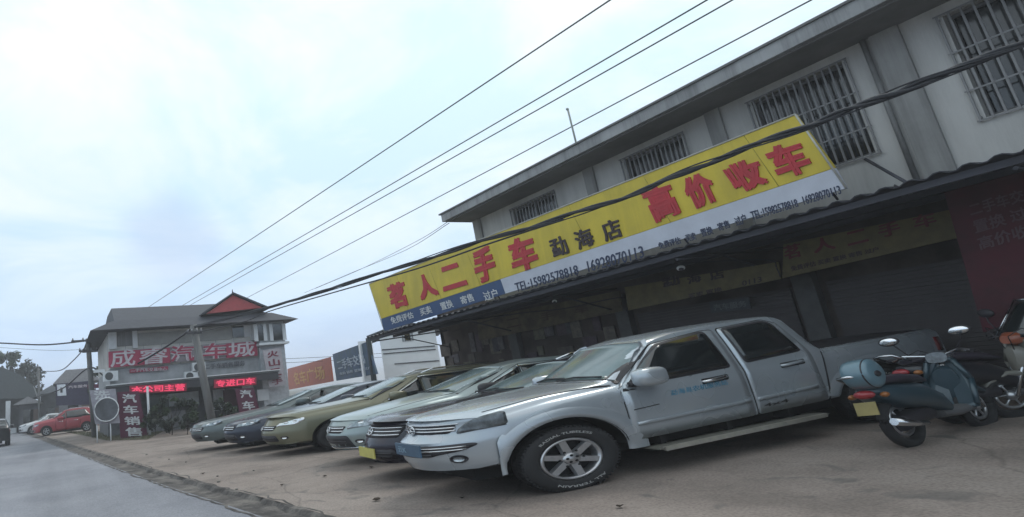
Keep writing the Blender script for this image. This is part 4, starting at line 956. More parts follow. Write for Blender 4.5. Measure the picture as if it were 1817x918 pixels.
# ground floor fronts
G('shop_window',fbox(262,700,296,732,YF+1.5,.05),mat('teal_glass',(.06,.10,.10),.15,spec=.8))
G('shop_window',fbox(300,694,352,722,YF+1.5,.05),mat('pale_window_panel',(.60,.66,.68),.5,var=.15,scale=2))  # plain pale panel, no emission
G('shop_window',fbox(380,690,398,726,YF+1.5,.05),WP); G('doorway',fbox(398,690,424,722,YF+1.4,.05),mat('maroon_panel',(.12,.035,.06),.6))
G('low_wall',fbox(262,728,330,772,YF+1.0,.2),mat('pale_low_wall',(.36,.36,.38),.8,var=.3,scale=2))
G('white_frame',fbox(376,724,424,729,YF+.9,.05),WP)
bm=BM(); 
for p in (383,391): tube(bm,[ay(p,725,YF+.9),ay(p,692,YF+.9)],.03,6)
G('white_frame',bm,WP)
for px,py in ((196,668),(338,668),(352,652)):
    bm=BM(); c=ay(px,py,YF-.3); box(bm,c.x-.35,c.x+.35,YF-.5,YF-.13,c.z-.24,c.z+.24); o_=G('air_conditioner',bm,WP)
    bm=BM(); bmesh.ops.create_cone(bm,cap_ends=True,segments=20,radius1=.19,radius2=.19,depth=.02,matrix=Matrix.Translation((c.x-.08,YF-.512,c.z))@Matrix.Rotation(R(90),4,'X')); finish(bm,'fan_grille',mat('fan_dark',(.08,.085,.09),.6),o_)
G('white_notice',fbox(430,676,448,690,YF-.3,.04),WP); G('white_notice',fbox(458,690,476,712,YF-.4,.04),WP); G('white_notice',fbox(166,655,186,662,YF-.1,.05),WP)
for k in range(9):
    a_=ay(190+32*k,598,YF); bm=BM(); box(bm,a_.x-.015,a_.x+.015,YF-.02,YF-.004,3.36,4.6 if k%2 else 5.1); G('wall_joint',bm,GREYW)
# vertical banners
MAR=mat('maroon_banner',(.105,.012,.045),.6,var=.15)
def vbanner(px4,chars,spans,Y,lb,m=MAR,lm=WHL):
    bm=BM(); slab(bm,[ay(a,b,Y) for a,b in px4],(0,.06,0)); o=tag(finish(bm,'vertical_banner',m),lb,'banner')
    bl,br,tr,tl=[Vector((a,b)) for a,b in px4]
    for ch,(v0,v1) in zip(chars,spans):
        def c_(u,v): 
            p_=(bl*(1-u)+br*u)*v+(tl*(1-u)+tr*u)*(1-v); return ay(p_.x,p_.y,Y)
        q=[c_(.2,v1),c_(.82,v1),c_(.82,v0),c_(.2,v0)]; bm=BM(); letters(bm,ch,quadmap(q,(0,-1,0),.004,.02),.03); finish(bm,'lettering',lm,o)
    return o
vbanner([(214,779),(263,778),(246,694),(208,696)],'汽车销售',[(.05,.24),(.29,.48),(.53,.71),(.76,.95)],YF-1.5,'tall maroon banner with four white characters beside the showroom entrance')
vbanner([(429,755),(466,750),(450,688),(417,690)],'汽车',[(.05,.27),(.36,.6)],YF-1.5,'maroon vertical banner with white characters behind the grey-green sedan')
vbanner([(478,688),(508,683),(498,617),(466,622)],'火山二手',[(.05,.22),(.27,.46),(.52,.72),(.77,.95)],YF-.9,'pale vertical sign with dark and red characters on the showroom corner',mat('pale_pink_sign',(.46,.42,.45),.6),mat('maroon_letters',(.20,.02,.05),.6))
# car wash board with round disc
Y=YF-2.; bm=BM(); slab(bm,[ay(a,b,Y) for a,b in ((169,753),(213,751),(205,690),(159,693))],(0,.08,0)); o=tag(finish(bm,'wash_board',mat('pale_lilac_board',(.34,.33,.38),.6,var=.12)),'pale board with one white character above a dark round disc','signboard')
bm=BM(); letters(bm,'洗',quadmap([ay(168,710,Y),ay(196,708,Y),ay(194,692,Y),ay(165,694,Y)],(0,-1,0),.004,.02),.03); finish(bm,'lettering',WHL,o)
c=ay(189,727,Y-.1); bm=BM(); N=28; bmesh.ops.create_cone(bm,cap_ends=True,segments=N,radius1=.52,radius2=.52,depth=.07,matrix=Matrix.Translation(c)@Matrix.Rotation(R(90),4,'X')); finish(bm,'disc',mat('dark_disc',(.11,.12,.14),.5,var=.3,scale=2),o)
bm=BM(); tube(bm,[c+Vector((.53*math.cos(2*math.pi*i/N),-.04,.52*math.sin(2*math.pi*i/N))) for i in range(N+1)],.03,6); finish(bm,'disc_rim',WP,o)
for pa,pb in (((172,750),(178,779)),((196,751),(201,779)),):
    bm=BM(); a=ay(*pa,Y+.05); b=ay(*pb,Y+.05); tube(bm,[(a.x,a.y,a.z),(a.x,a.y,-.03)],.03,6); finish(bm,'leg',WP,o)
bm=BM(); a=ay(262,700,YF-1.4); tube(bm,[(a.x,a.y,2.3),(a.x+.02,a.y,-.03)],.06,8); tag(finish(bm,'white_post',WP),'white post beside the tall maroon banner at the showroom entrance','post')
# ------------------------------------------------------------------ poles and cables
POLE=mat('concrete_pole',(.17,.17,.17),.85,var=.2,scale=4,stretch=(1,1,.2)); WIRE=mat('cable_black',(.02,.022,.03),.6)
def pole(px4,Y,r,label,cross=None):
    b=ay(*px4[0],Y); t_=ay(*px4[1],Y); x=(b.x+t_.x)/2; root=empty('utility_pole',(x,Y,0),label,'pole')
    g_=prt(root); bm=BM(); tube(bm,[(b.x,Y,-.05),(t_.x,Y,t_.z)],[r*1.25,r],12); g_('shaft',bm,POLE)
    if cross:
        bm=BM()
        for dz,ln in cross: box(bm,t_.x-ln,t_.x+ln,Y-.16,Y-.1,t_.z-dz-.05,t_.z-dz+.05)
        g_('crossarm',bm,mat('rusty_arm',(.07,.07,.08),.7))
        bm=BM()
        for dz,ln in cross:
            for s_ in (-.9,-.3,.3,.9): tube(bm,[(t_.x+ln*s_,Y-.13,t_.z-dz+.05),(t_.x+ln*s_,Y-.13,t_.z-dz+.17)],[.05,.03],8)
        g_('insulator',bm,mat('insulator',(.25,.25,.27),.3))
    return Vector((t_.x,Y,t_.z))
P1=pole(((378,735),(343,577)),24.,.15,'thick concrete utility pole in front of the showroom',((.35,.32),))
P2=pole(((166,690),(156,601)),34.,.13,'thin dark utility pole with a crossarm, left of the showroom',((.12,.9),(.7,.5)))
P3=pole(((71,715),(68,653)),60.,.10,'slim utility pole far down the road beside the dark roofed house')
def cable(name,label,pts,r,cat='cable',group=None,n=6):
    # smooth polyline through 3D points
    P=[Vector(p) for p in pts]; out=[]
    for i in range(len(P)-1):
        a=P[max(i-1,0)];b=P[i];c=P[i+1];d=P[min(i+2,len(P)-1)]
        for k in range(8):
            f=k/8; out.append(.5*((2*b)+(c-a)*f+(2*a-5*b+4*c-d)*f*f+(3*b-a-3*c+d)*f**3))
    out.append(P[-1]); bm=BM(); tube(bm,out,r,n); return tag(finish(bm,name,WIRE),label,cat,group)
# thick bundle: one vertical plane from the pole to a point beyond the right edge
Q1=ax(1817,75,9.3); n_=(Q1-P1).cross(Vector((0,0,1))).normalized()
main=[(480,545),(600,508),(740,465),(870,424),(1000,385),(1130,342),(1250,292),(1400,235),(1520,190),(1640,146),(1817,75),(1990,5)]
mp=[P1-Vector((0,0,.1))]+[apl(a,b,P1,n_) for a,b in main]
bundle=empty('cable_bundle',mp[0],'thick black bundle of twisted cables crossing in front of the billboard','cable')
bm=BM(); 
def tw(off,ph,k):
    out=[]
    for i in range(len(mp)-1):
        a=mp[max(i-1,0)];b=mp[i];c=mp[i+1];d=mp[min(i+2,len(mp)-1)]
        for q_ in range(10):
            f=q_/10; p=.5*((2*b)+(c-a)*f+(2*a-5*b+4*c-d)*f*f+(3*b-a-3*c+d)*f**3); s_=(i*10+q_)
            out.append(p+Vector((off*math.cos(s_*k+ph)*.5,0,off*math.sin(s_*k+ph))))
    return out
for off,ph,k,r in ((.026,0,.5,.024),(.026,2.1,.5,.023),(.028,4.2,.45,.025),(.055,1,.2,.011)): tube(bm,tw(off,ph,k),r,6)
o=finish(bm,'twisted_cable',WIRE,bundle); o.matrix_parent_inverse=bundle.matrix_basis.inverted()
low=[mp[0]-Vector((0,0,.25)),apl(430,572,P1,n_)]+[apl(a,b+dy,P1,n_) for (a,b),dy in zip(main[:5],(7,9,12,8,5))]
cable('slack_cable','thin slack cable just under the thick bundle, left of the billboard',low,.018)
cable('loose_wire','thin wire sagging under the thick bundle at the right',[apl(a,b,P1,n_) for a,b in ((1380,245),(1450,222),(1520,196),(1600,168),(1817,82))],.009)
Z=8.2
for (a,b),(c,d),r_,lb in (((285,531),(1083,0),.016,'topmost of the four thin overhead wires crossing the sky'),((345,530),(1255,0),.016,'second overhead wire from the top, one of the close pair'),((353,533),(1300,0),.016,'third overhead wire from the top, one of the close pair'),((430,533),(1440,0),.016,'lowest of the four thin overhead wires, passing behind the roof antenna')):
    A=az(a,b,Z); B_=az(c,d,Z); E=B_+(B_-A)*.1; A2=A+(A-B_)*.3
    cable('overhead_wire',lb,[A2,A,A.lerp(B_,.5)-Vector((0,0,.02)),B_,E],r_,group='overhead wires')
for k,(pts,lb) in enumerate((([(803,388),(740,428),(640,478),(560,512)],'upper of two faint wires dropping from the eave'),([(797,396),(720,444),(620,486),(540,520)],'lower of two faint wires dropping from the eave'))):
    P=[]; Y0=13.2
    for j,(a,b) in enumerate(pts): P.append(ay(a,b,Y0+j*7))
    P[0]=ax(*pts[0],10.8); cable('service_wire',lb,P,.010,group='service wires')
cable('street_cable','black cable sagging from the thick pole past the thin pole',[P1-Vector((0,0,.1)),ay(300,612,27),ay(240,648,30),ay(190,668,32.5),P2-Vector((0,0,1.65)),ay(110,690,44),ay(60,706,58)],.045)
cable('street_cable','straight black cable running left out of the picture from the thin pole crossarm',[P2-Vector((0,0,.12)),ay(80,612,36),ay(0,609,38),ay(-80,606,40)],.045)
cable('street_cable','black cable curving down from the thin pole towards the slim far pole',[P2-Vector((0,0,.3)),ay(130,640,40),ay(105,658,48),P3-Vector((0,0,.3))],.035)
cable('street_cable','faint thin cable below the straight one at the far left',[P2-Vector((0,0,.6)),ay(90,622,38),ay(0,617,42),ay(-60,614,44)],.012)
for py,lb in ((639,'higher'),(646,'lower')):
    cable('distant_wire',lb+' of two thin distant wires between the showroom and the white shed',[ay(505,py-2,33),ay(590,py-6,33),ay(680,py-12,33)],.014,group='distant wires')
cable('wall_cable','thin cable running along the shaded shop wall under the awning',[ax(800,590,13.1),ax(900,560,13.1),ax(1000,548,13.1),ax(1106,528,13.1),ax(1112,552,13.1)],.012)
cable('wall_cable','thin cable looping over the left hanging sign',[ax(1205,468,12.35),ax(1290,463,12.35),ax(1366,462,12.35),ax(1378,476,12.35),ax(1385,492,12.35)],.010)
# ------------------------------------------------------------------ vegetation
LEAF=[mat('leaf_dark',(.025,.035,.022),.7,var=.3),mat('leaf_mid',(.05,.08,.035),.7,var=.3),mat('leaf_grey',(.07,.08,.065),.7,var=.3)]
BARK=mat('bark',(.06,.05,.04),.9,var=.25,scale=9)
def plant(name,label,cat,base,h,w_,d_,nclump,nleaf,ls,seed,trunk_h=.3,group=None,shape=None):
    r_=random.Random(seed); base=Vector(base); root=empty(name,base,label,cat,group)
    cl=[]
    for i in range(nclump):
        a=r_.random()*2*math.pi; q=r_.random()**.5; z=trunk_h+(h-trunk_h)*r_.random()
        k=math.sin(math.pi*min(1,max(.12,(z-trunk_h)/(h-trunk_h)*.85+.1)))
        cl.append(Vector((math.cos(a)*q*w_*k,math.sin(a)*q*d_*k,z)))
    bm=BM(); tube(bm,[(0,0,-.1),(.03*h,0,trunk_h),(0,.0,h*.75)],[.05*h*.6,.035*h*.6,.01],7)
    for c in cl[::3]: tube(bm,[(.02*h,0,trunk_h*(.8+.4*r_.random())),c*.6+Vector((0,0,.1)),c],[.02*h*.6,.012*h*.6,.004],5)
    finish(bm,'trunk',BARK,root)
    bm=BM()
    for c in cl:
        R0=min(w_,d_,h)*.28*(.6+.8*r_.random()); mi=r_.choice((0,0,1,1,2))
        for k in range(nleaf):
            v=Vector((r_.gauss(0,1),r_.gauss(0,1),r_.gauss(0,.8))); v=v.normalized()*R0*(r_.random()**.5)
            p=c+v; n=Vector((r_.gauss(0,1),r_.gauss(0,1),r_.gauss(.6,.8))).normalized(); a=n.orthogonal().normalized(); b=n.cross(a); th=r_.random()*6.28
            a,b=a*math.cos(th)+b*math.sin(th),b*math.cos(th)-a*math.sin(th); s_=ls*(.6+.8*r_.random())
            bm.faces.new([bm.verts.new(p+a*s_),bm.verts.new(p+b*s_*.4),bm.verts.new(p-a*s_),bm.verts.new(p-b*s_*.4)]).material_index=mi
    finish(bm,'foliage',LEAF,root); return root
b=ay(305,775,26.5); plant('shrub','spindly dark bush at the showroom entrance, left of the row of cars','bush',(b.x,26.5,0),1.7,1.1,.5,26,60,.10,2)
b=ay(340,770,25.5); plant('shrub','denser dark bush beside the thick pole, right of the spindly one','bush',(b.x-.2,25.5,0),1.5,.7,.5,20,60,.09,4)
b=ay(285,775,27.5); plant('shrub','small green bush right behind the tall maroon banner','bush',(b.x-.2,27.8,0),1.0,.6,.5,14,60,.09,6)
b=ay(405,760,26.5); plant('shrub','small green bush between the thick pole and the grey-green sedan','bush',(b.x-.3,26.5,0),1.3,.7,.5,18,60,.09,8)
for i,(px,py,h,w_,lb) in enumerate(((14,630,6.6,4,'low dark tree behind the dark roofed house at the far left'),(-30,622,7.6,4,'taller dark tree at the left edge of the picture'))):
    b=ay(px,740,80); plant('tree',lb,'tree',(b.x,80,-.1),ay(px,py,80).z,w_*1.15,2.5,46,95,.26,20+i,2.5,'trees behind the dark house')
b=ay(150,640,50); plant('tree','small grey-green tree between the thin pole and the showroom','tree',(b.x+1.2,50,-.1),5.0,1.1,1,14,70,.16,31,1.8)
# grass verge
bm=BM(); vg=[ay(115,768,36),]
r_=random.Random(9)
va=az(112,765,0); vb=az(262,781,0); vc=az(200,768,0)
poly=[Vector((va.x-.2,va.y,0)),Vector((az(190,783,0).x,az(190,783,0).y,0)),Vector((vb.x,vb.y,0)),Vector((5.2,31.5,0)),Vector((4.4,34,0)),Vector((1.5,44,0))]
bm=BM(); bm.faces.new([bm.verts.new((p.x,p.y,lotz(p.x,p.y)+.012)) for p in poly][::-1]); bmesh.ops.recalc_face_normals(bm,faces=bm.faces)
tag(finish(bm,'verge',ground_mat('verge_soil',(.10,.095,.06),(.06,.06,.04),(.14,.125,.08),scale=1.2,tex=12)),kind='structure')
bm=BM()
def inside(p):
    c=False; n=len(poly)
    for i in range(n):
        a,b=poly[i],poly[(i+1)%n]
        if (a.y>p[1])!=(b.y>p[1]) and p[0]<(b.x-a.x)*(p[1]-a.y)/(b.y-a.y)+a.x: c=not c
    return c
for k in range(16000):
    x=r_.uniform(-2,7); y=r_.uniform(26,60)
    if not inside((x,y)): continue
    hh=.04+.12*r_.random(); a=r_.random()*6.28; d=Vector((math.cos(a),math.sin(a),0))*.012; l_=Vector((r_.gauss(0,.03),r_.gauss(0,.03),hh)); p=Vector((x,y,.03))
    bm.faces.new([bm.verts.new(p-d),bm.verts.new(p+d),bm.verts.new(p+l_)])
tag(finish(bm,'grass',mat('dry_grass',(.13,.12,.065),.9,var=.3,scale=3,col2=(.07,.075,.04))),'short dry brownish grass on the verge by the wash board','grass',kind='stuff')
# ------------------------------------------------------------------ far left of the street
Yh=66.
h1=empty('roadside_house',(-3,Yh,0),'low house with a big dark pitched roof and white porch posts at the far left','house'); H1=prt(h1)
f66=lambda px,py,Y=Yh: ay(px,py,Y)
bm=BM(); P=[f66(-120,712),f66(66,706),f66(58,684),f66(34,664),f66(4,652),f66(-120,640)]; 
fr_=[bm.verts.new(p) for p in P]; bk=[bm.verts.new(p+Vector((0,6,0))) for p in P]
bm.faces.new(fr_); bm.faces.new(bk[::-1])
for i in range(6): bm.faces.new([fr_[i],bk[i],bk[(i+1)%6],fr_[(i+1)%6]][::-1])
H1('roof',bm,mat('far_dark_roof',(.075,.085,.09),.8,var=.15))
bm=BM(); a=f66(-120,0);b=f66(60,0); box(bm,a.x,b.x,Yh+1.5,Yh+7,-.1,f66(0,708).z); H1('wall',bm,mat('far_dark_wall',(.07,.075,.085),.8,var=.3,scale=.8))
for px in (5,23,-22,-50):
    bm=BM(); a=f66(px,0); box(bm,a.x-.22,a.x+.22,Yh+.1,Yh+.5,-.1,f66(px,711).z); H1('porch_post',bm,WP)
bm=BM(); a=f66(6,0);b=f66(36,0); box(bm,a.x,b.x,Yh-.4,Yh+.1,-.1,.5); H1('low_wall',bm,WP)
def simple_house(name,label,x0,x1,Y,zw,zr,wm,rm,over=.5,ap=.5,flat=False):
    root=empty(name,((x0+x1)/2,Y,0),label,'house'); g_=prt(root)
    bm=BM(); box(bm,x0,x1,Y,Y+5,-.1,zw); g_('wall',bm,wm)
    bm=BM(); xm=x0+(x1-x0)*ap
    P=[(x0-over,Y-.5,zw-.05),(x1+over,Y-.5,zw-.05),(xm+ (0 if not flat else (x1-x0)*.3),Y-.5,zr)]+([(xm-(x1-x0)*.3,Y-.5,zr)] if flat else [])
    slab(bm,P,(0,6,0)); g_('roof',bm,rm); 
    bm=BM(); w0=x0+(x1-x0)*.25; box(bm,w0,w0+.9,Y-.05,Y-.003,.9,min(zw-.2,2.1)); g_('window',bm,GLASS); bm=BM(); w0=x0+(x1-x0)*.62; box(bm,w0,w0+.8,Y-.05,Y-.003,0,min(zw-.2,2.1)); g_('door',bm,mat('far_door',(.12,.08,.07),.7))
    return root
a=ay(72,690,70);b=ay(112,690,70); simple_house('roadside_house','small dark shop with a sagging eave, right of the dark roofed house',a.x,b.x,70,ay(90,697,70).z,ay(90,684,70).z,mat('far_shop_wall',(.10,.10,.115),.8,var=.3,scale=.9),mat('far_tin_roof',(.22,.23,.25),.7))
a=ay(104,680,58);b=ay(168,680,58); simple_house('roadside_house','house with a low pale hipped roof behind the purple signboard',a.x,b.x,58,ay(130,678,58).z,ay(135,656,58).z,mat('far_grey_wall',(.2,.2,.22),.8),mat('far_pale_roof',(.30,.29,.30),.7),flat=True)
a=ay(33,735,62);b=ay(66,735,62); simple_house('kiosk','tiny kiosk with a pale awning between the far houses',a.x,b.x,62,ay(50,716,62).z,ay(50,704,62).z,mat('far_shop_wall',(.10,.10,.115),.8),mat('far_pale_roof',(.30,.29,.30),.7))
Y=50.; bm=BM(); slab(bm,[ay(100,720,Y),ay(162,718,Y),ay(160,676,Y),ay(98,682,Y)],(0,.3,0)); o=tag(finish(bm,'shop_sign',mat('dusky_purple_board',(.045,.04,.085),.6,var=.2)),'dark purple shop signboard with a small white panel, behind the red car','signboard')
bm=BM(); slab(bm,[ay(102,703,Y-.08),ay(118,702,Y-.08),ay(116,682,Y-.08),ay(101,683,Y-.08)],(0,.06,0)); finish(bm,'white_panel',mat('white_sign_face',(.75,.8,.85),.4),o)  # bluish white board that gives off nothing itself
bm=BM(); slab(bm,[ay(107,697,Y-.1),ay(111,697,Y-.1),ay(111,688,Y-.1),ay(107,688,Y-.1)],(0,.015,0)); finish(bm,'figure_mark',BLACK,o)
bm=BM(); letters(bm,'汽车服务',quadmap([ay(121,690,Y),ay(155,687,Y),ay(155,682,Y),ay(121,685,Y)],(0,-1,0),.02,.03),.02); finish(bm,'lettering',PINK,o)
bm=BM(); slab(bm,[ay(155,690,Y-.2),ay(200,687,Y-.2),ay(200,680,Y-.2),ay(155,683,Y-.2)],(0,.1,0)); finish(bm,'maroon_band',MAR,o)
# distant vehicles
RED=paint('faded_red_paint',(.34,.035,.05),.2,.35)
hm=dict(K=1.02,W=.9,paint=RED,top=TOP_SUV,screen=(-.36,-1.08),rear=(-3.08,-3.36),H=1.12,lampmat=LAMP,rails=True)
a=az(62,768,0); Y_=46.
build_car('red SUV parked side-on at the roadside, far left',hm,(ay(58,760,Y_).x,Y_),R(178),ground_z=0,group='distant vehicles')
build_car('white car half hidden behind the red SUV',dict(K=1.0,W=.85,paint=paint('white_paint',(.62,.64,.66),.0,.35),top=TOP_SED,screen=(-.40,-1.1),rear=(-2.15,-2.8),winrear=(-2.2,-2.6),H=1.1,lampmat=LAMP),(ay(34,752,54).x,54),R(190),ground_z=0,group='distant vehicles')
bd=ay(6,770,38)
build_car('dark car cut off by the left edge of the picture',dict(K=1.0,W=.85,paint=paint('black_paint',(.02,.02,.024),.2,.3),top=TOP_SUV,screen=(-.36,-1.08),rear=(-3.08,-3.36),H=1.0,lampmat=LAMP),(bd.x-.75,41.),R(95),ground_z=0,group='distant vehicles')
# ------------------------------------------------------------------ scooters
TEAL=paint('teal_paint',(.032,.064,.085),.2,.35); CREAMP=paint('cream_paint',(.22,.215,.19),.1,.4); DK=paint('black_scooter_paint',(.02,.02,.026),.2,.3)
def scooter(label,P,pos,heading,z):
    t=empty('scooter',label=label,cat='scooter',group='scooters parked beside the pickup'); K=P.get('K',1.35); pm=P['paint']; H=P.get('H',1.)
    V=lambda x,y,z_: Vector((x*K,y,z_*H))
    # rear axle at 0, front axle at 1.25
    for wx,nm in ((0,'rear_wheel'),(1.22,'front_wheel')):
        bm=BM(); N=30
        for (r0,r1,mi) in ((.235,.055,0),(.15,.02,1)):
            pts=[Vector((wx*K+r0*K*math.cos(2*math.pi*i/N),0,.27+r0*math.sin(2*math.pi*i/N))) for i in range(N+1)]; tube(bm,pts,r1,8,mi)
        for q_ in range(6):
            a=math.pi*q_/3; tube(bm,[(wx*K,0,.27),(wx*K+.16*K*math.cos(a),0,.27+.16*math.sin(a))],.013,5,1)
        ellipsoid(bm,(wx*K,0,.27),(.06*K,.06,.06),1); finish(bm,nm,[RUB,ALLOY],t)
    def hull(name,secs,m,parent=t,n=16,pw=.7):
        bm=BM(); rs=[]
        for (x,zc_,hw,hh) in secs:
            rs.append([bm.verts.new(V(x,hw*math.copysign(abs(math.cos(a))**pw,math.cos(a)),zc_)+Vector((0,0,hh*H*math.copysign(abs(math.sin(a))**pw,math.sin(a))))) for a in [2*math.pi*i/n for i in range(n)]])
        for a,b in zip(rs,rs[1:]):
            for i in range(n): bm.faces.new([a[i],a[(i+1)%n],b[(i+1)%n],b[i]])
        bm.faces.new(rs[0]); bm.faces.new(rs[-1]); bmesh.ops.recalc_face_normals(bm,faces=bm.faces); return finish(bm,name,m,parent,50)
    body=hull('body',[(-.32,.70,.06,.04),(-.22,.66,.15,.10),(0,.60,.19,.15),(.3,.56,.20,.16),(.5,.46,.19,.13),(.58,.38,.17,.08)],pm)
    hull('floorboard',[(.45,.30,.15,.05),(.7,.28,.17,.045),(.95,.31,.16,.05)],RUBTRIM)
    hull('seat',[(-.25,.78,.10,.02),(-.15,.80,.16,.06),(.15,.79,.16,.06),(.38,.76,.13,.055),(.52,.72,.09,.02)],mat('seat_vinyl',(.035,.03,.045),.45))
    bm=BM() # leg shield
    for sg in (1,-1):
        q=[V(.92,sg*.02,.30),V(.90,sg*.20,.34),V(.99,sg*.21,.65),V(1.02,sg*.12,.92),V(1.04,sg*.02,.95)]
        for a,b in zip(q,q[1:]): tube(bm,[a,b],.03,6)
        bm.faces.new([bm.verts.new(p+Vector((.02,0,0))) for p in q])
    bmesh.ops.recalc_face_normals(bm,faces=bm.faces); finish(bm,'leg_shield',pm,t)
    hull('front_fairing',[(.98,.60,.12,.22),(1.06,.64,.10,.24),(1.12,.72,.05,.14)],pm)
    hull('front_fender',[(.99,.46,.04,.03),(1.1,.53,.075,.04),(1.25,.55,.08,.03),(1.42,.46,.06,.03),(1.47,.38,.03,.02)],pm)
    bm=BM()
    for sg in (1,-1): tube(bm,[V(1.22,sg*.07,.27),V(1.08,sg*.05,.62),V(1.04,0,.95)],.022,6)
    finish(bm,'fork',CHROME,t)
    bm=BM(); tube(bm,[V(.88,.36,1.0),V(.93,.26,1.04),V(1.02,.1,1.0),V(1.02,-.1,1.0),V(.93,-.26,1.04),V(.88,-.36,1.0)],.016,8); 
    hb=finish(bm,'handlebar',CHROME,t)
    for sg in (1,-1):
        bm=BM(); tube(bm,[V(.93,sg*.27,1.035),V(.87,sg*.40,.995)],.024,8); finish(bm,'grip',BLACK,hb)
    hull('headlight',[(1.0,.97,.10,.07),(1.08,.96,.10,.08),(1.13,.95,.06,.05)],P.get('head',LAMP))
    for sg in (1,-1):
        bm=BM(); c=V(.96,sg*.34,1.27); tube(bm,[V(.98,sg*.22,1.03),V(.99,sg*.30,1.16),c],.009,6,1); ellipsoid(bm,c,(.03,.085*K,.06),1,14,8); ellipsoid(bm,c-Vector((.018,0,0)),(.022,.072*K,.048),0,14,8)
        finish(bm,'mirror',[mat('mirror_glass',(.9,.92,.94),.05,1.,var=0),BLACK],t)
    bm=BM(); tube(bm,[V(-.28,.13,.80),V(-.42,.12,.88),V(-.45,0,.89),V(-.42,-.12,.88),V(-.28,-.13,.80)],.016,6); finish(bm,'grab_rail',CHROME,t)
    bm=BM(); ellipsoid(bm,V(-.33,0,.66),(.05*K,.10,.05)); finish(bm,'tail_light',mat('red_scooter_lens',(.40,.03,.04),.25,coat=.6),t)
    bm=BM(); a=V(-.40,0,.50); slab(bm,[a+Vector((0,.10,-.07)),a+Vector((0,-.10,-.07)),a+Vector((.02,-.10,.07)),a+Vector((.02,.10,.07))],(.012,0,0)); finish(bm,'number_plate',mat('worn_plate',(.34,.28,.11),.5),t)
    bm=BM(); tube(bm,[V(.1,-.17,.24),V(-.1,-.18,.27),V(-.38,-.18,.33)],[.02,.035,.04],8); finish(bm,'exhaust',CHROME,t)
    hull('engine_cover',[(-.1,.27,.14,.09),(.1,.32,.15,.1),(.35,.33,.13,.08)],BLACK)
    bm=BM()
    for sg in (1,-1):
        tube(bm,[V(.95,sg*.25,1.03),V(1.12,sg*.2,1.10),V(1.16,sg*.08,1.0),V(1.10,sg*.04,.8)],.006,5); tube(bm,[V(.93,sg*.28,1.03),V(1.0,sg*.36,1.0),V(.95,sg*.42,.97)],.007,5)
    finish(bm,'cables_and_levers',BLACK,t)
    for sg in (1,-1):
        bm=BM(); ellipsoid(bm,V(-.28,sg*.15,.64),(.05,.04,.03)); finish(bm,'indicator',mat('amber_indicator',(.35,.12,.02),.3,coat=.5),t)
    if P.get('case'):
        bm=BM(); c=V(-.30,-.05,.90); N=28
        prof=[(.0,-.14),(.12,-.135),(.155,-.11),(.165,-.06),(.165,.06),(.155,.11),(.12,.135),(.0,.14)]
        rs=[]
        for i in range(N):
            a=2*math.pi*i/N; rs.append([bm.verts.new(c+Vector((r0*K*.9*math.cos(a),y0,r0*math.sin(a)))) for r0,y0 in prof])
        for i in range(N):
            for j in range(len(prof)-1):
                f=bm.faces.new([rs[i][j],rs[i][j+1],rs[(i+1)%N][j+1],rs[(i+1)%N][j]]); f.smooth=True
        bmesh.ops.remove_doubles(bm,verts=bm.verts,dist=.0005); bmesh.ops.recalc_face_normals(bm,faces=bm.faces)
        cs=finish(bm,'top_case',paint('pale_blue_paint',(.13,.22,.27),.1,.35),t,50)
        bm=BM(); ellipsoid(bm,c+Vector((0,-.135,-.01)),(.05*K,.02,.035),0); tube(bm,[c+Vector((.158*K*.9*math.cos(i*.2),-.09,.158*math.sin(i*.2))) for i in range(32)],.008,5,0); finish(bm,'case_latch',BLACK,cs)
    if P.get('screen'):
        bm=BM(); rows=[]
        for i in range(7):
            v=i/6; rows.append([bm.verts.new(V(1.08-.22*v,(.24-.06*v)*(j/6*2-1),.98+.45*v)-Vector((.10*(j/6*2-1)**2,0,0))) for j in range(7)])
        for a,b in zip(rows,rows[1:]):
            for j in range(6): f=bm.faces.new([a[j],a[j+1],b[j+1],b[j]]); f.smooth=True
        o=finish(bm,'windscreen',GLASS,t); md=o.modifiers.new('s','SOLIDIFY'); md.thickness=.006
        bm=BM(); top_=[V(.86,.18*(j/6*2-1),1.43)-Vector((.10*(j/6*2-1)**2,0,0)) for j in range(7)]; tube(bm,[V(1.08,-.24,.98)-Vector((.1,0,0)),top_[0]]+top_+[top_[-1],V(1.08,.24,.98)-Vector((.1,0,0))],.012,6); finish(bm,'screen_edge',CHROME,t)
    bm=BM(); tube(bm,[V(.25,.10,.25),V(.30,.22,.02)],.014,6); finish(bm,'kickstand',CHROME,t)
    t.matrix_world=Matrix.Translation((pos[0],pos[1],z))@Matrix.Rotation(heading,4,'Z')@Matrix.Rotation(R(-6),4,'X'); return t
scooter('blue-green scooter with a round pale blue top case and yellow plate',dict(paint=TEAL,case=True,K=1.32,H=.92),(8.95,3.76),R(-2),lotz(9,4))
scooter('black scooter standing behind the blue-green one, in deep shade',dict(paint=DK,K=1.4,H=1.),(10.6,3.9),R(-25),lotz(11,4))
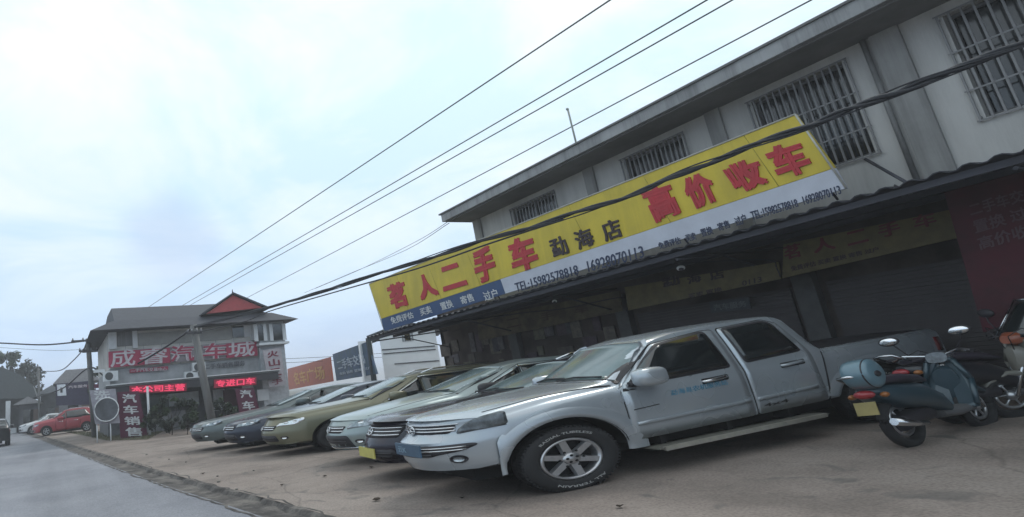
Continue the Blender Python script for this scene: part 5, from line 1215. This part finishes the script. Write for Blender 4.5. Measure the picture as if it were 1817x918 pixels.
scooter('cream scooter with a windscreen, cut off by the right edge',dict(paint=CREAMP,screen=True,K=1.2,H=1.0,head=mat('amber_lens',(.35,.10,.05),.3,coat=.5)),(12.45,2.93),R(152),lotz(10.9,3))
# ------------------------------------------------------------------ small litter on the lot
LEAFM=mat('dead_leaf',(.045,.03,.02),.9,var=.3); STN=mat('pebble',(.2,.19,.17),.9,var=.3)
for i,(px,py,s_,k) in enumerate(((659,830,.035,0),(1020,901,.0,0),(576,846,.03,0),(386,845,.03,1),(450,835,.025,1),(668,888,.04,0),(360,841,.03,0),(388,855,.04,1),(420,868,.03,1),(260,807,.04,1),(330,820,.03,1),(500,862,.02,0),(300,815,.03,1),(1100,900,.03,0),(820,885,.025,0))):
    if s_==0: continue
    p=az(px,py,.03); bm=BM(); r_=random.Random(i); s_*=.7
    if k: ellipsoid(bm,p,(s_*1.3,s_,s_*.6),0,7,5)
    else:
        vs=[bm.verts.new(p+Vector((s_*1.8*math.cos(a)*(1+.3*r_.random()),s_*1.2*math.sin(a)*(1+.4*r_.random()),.006+.02*r_.random()))) for a in [j*math.pi/4 for j in range(8)]]; c_=bm.verts.new(p)
        for j in range(8): bm.faces.new([vs[j],vs[(j+1)%8],c_])
    o=finish(bm,'pebble' if k else 'dead_leaf',STN if k else LEAFM); 
    tag(o,'small grey stone lying on the concrete lot near the road edge' if k else 'small dark curled leaf lying on the open concrete lot','stone' if k else 'leaf','small stones on the lot' if k else 'dead leaves on the lot')

# ------------------------------------------------------------------ haze volume added to lift the shadows, like a fogged lens
HM=bpy.data.materials.new('veil_haze'); HM.use_nodes=True; nt=HM.node_tree; nt.nodes.clear()
ou=nt.nodes.new('ShaderNodeOutputMaterial'); pv=nt.nodes.new('ShaderNodeVolumePrincipled'); pv.inputs['Density'].default_value=HAZE_DENSITY; pv.inputs['Color'].default_value=(.97,.98,1,1); pv.inputs['Anisotropy'].default_value=.2
nt.links.new(pv.outputs[0],ou.inputs['Volume'])
bm=BM(); box(bm,-910,910,-910,1210,-1.1,16); bmesh.ops.recalc_face_normals(bm,faces=bm.faces); tag(finish(bm,'haze',HM),'thin haze volume added over the street for a milky lens veil','haze',kind='stuff')
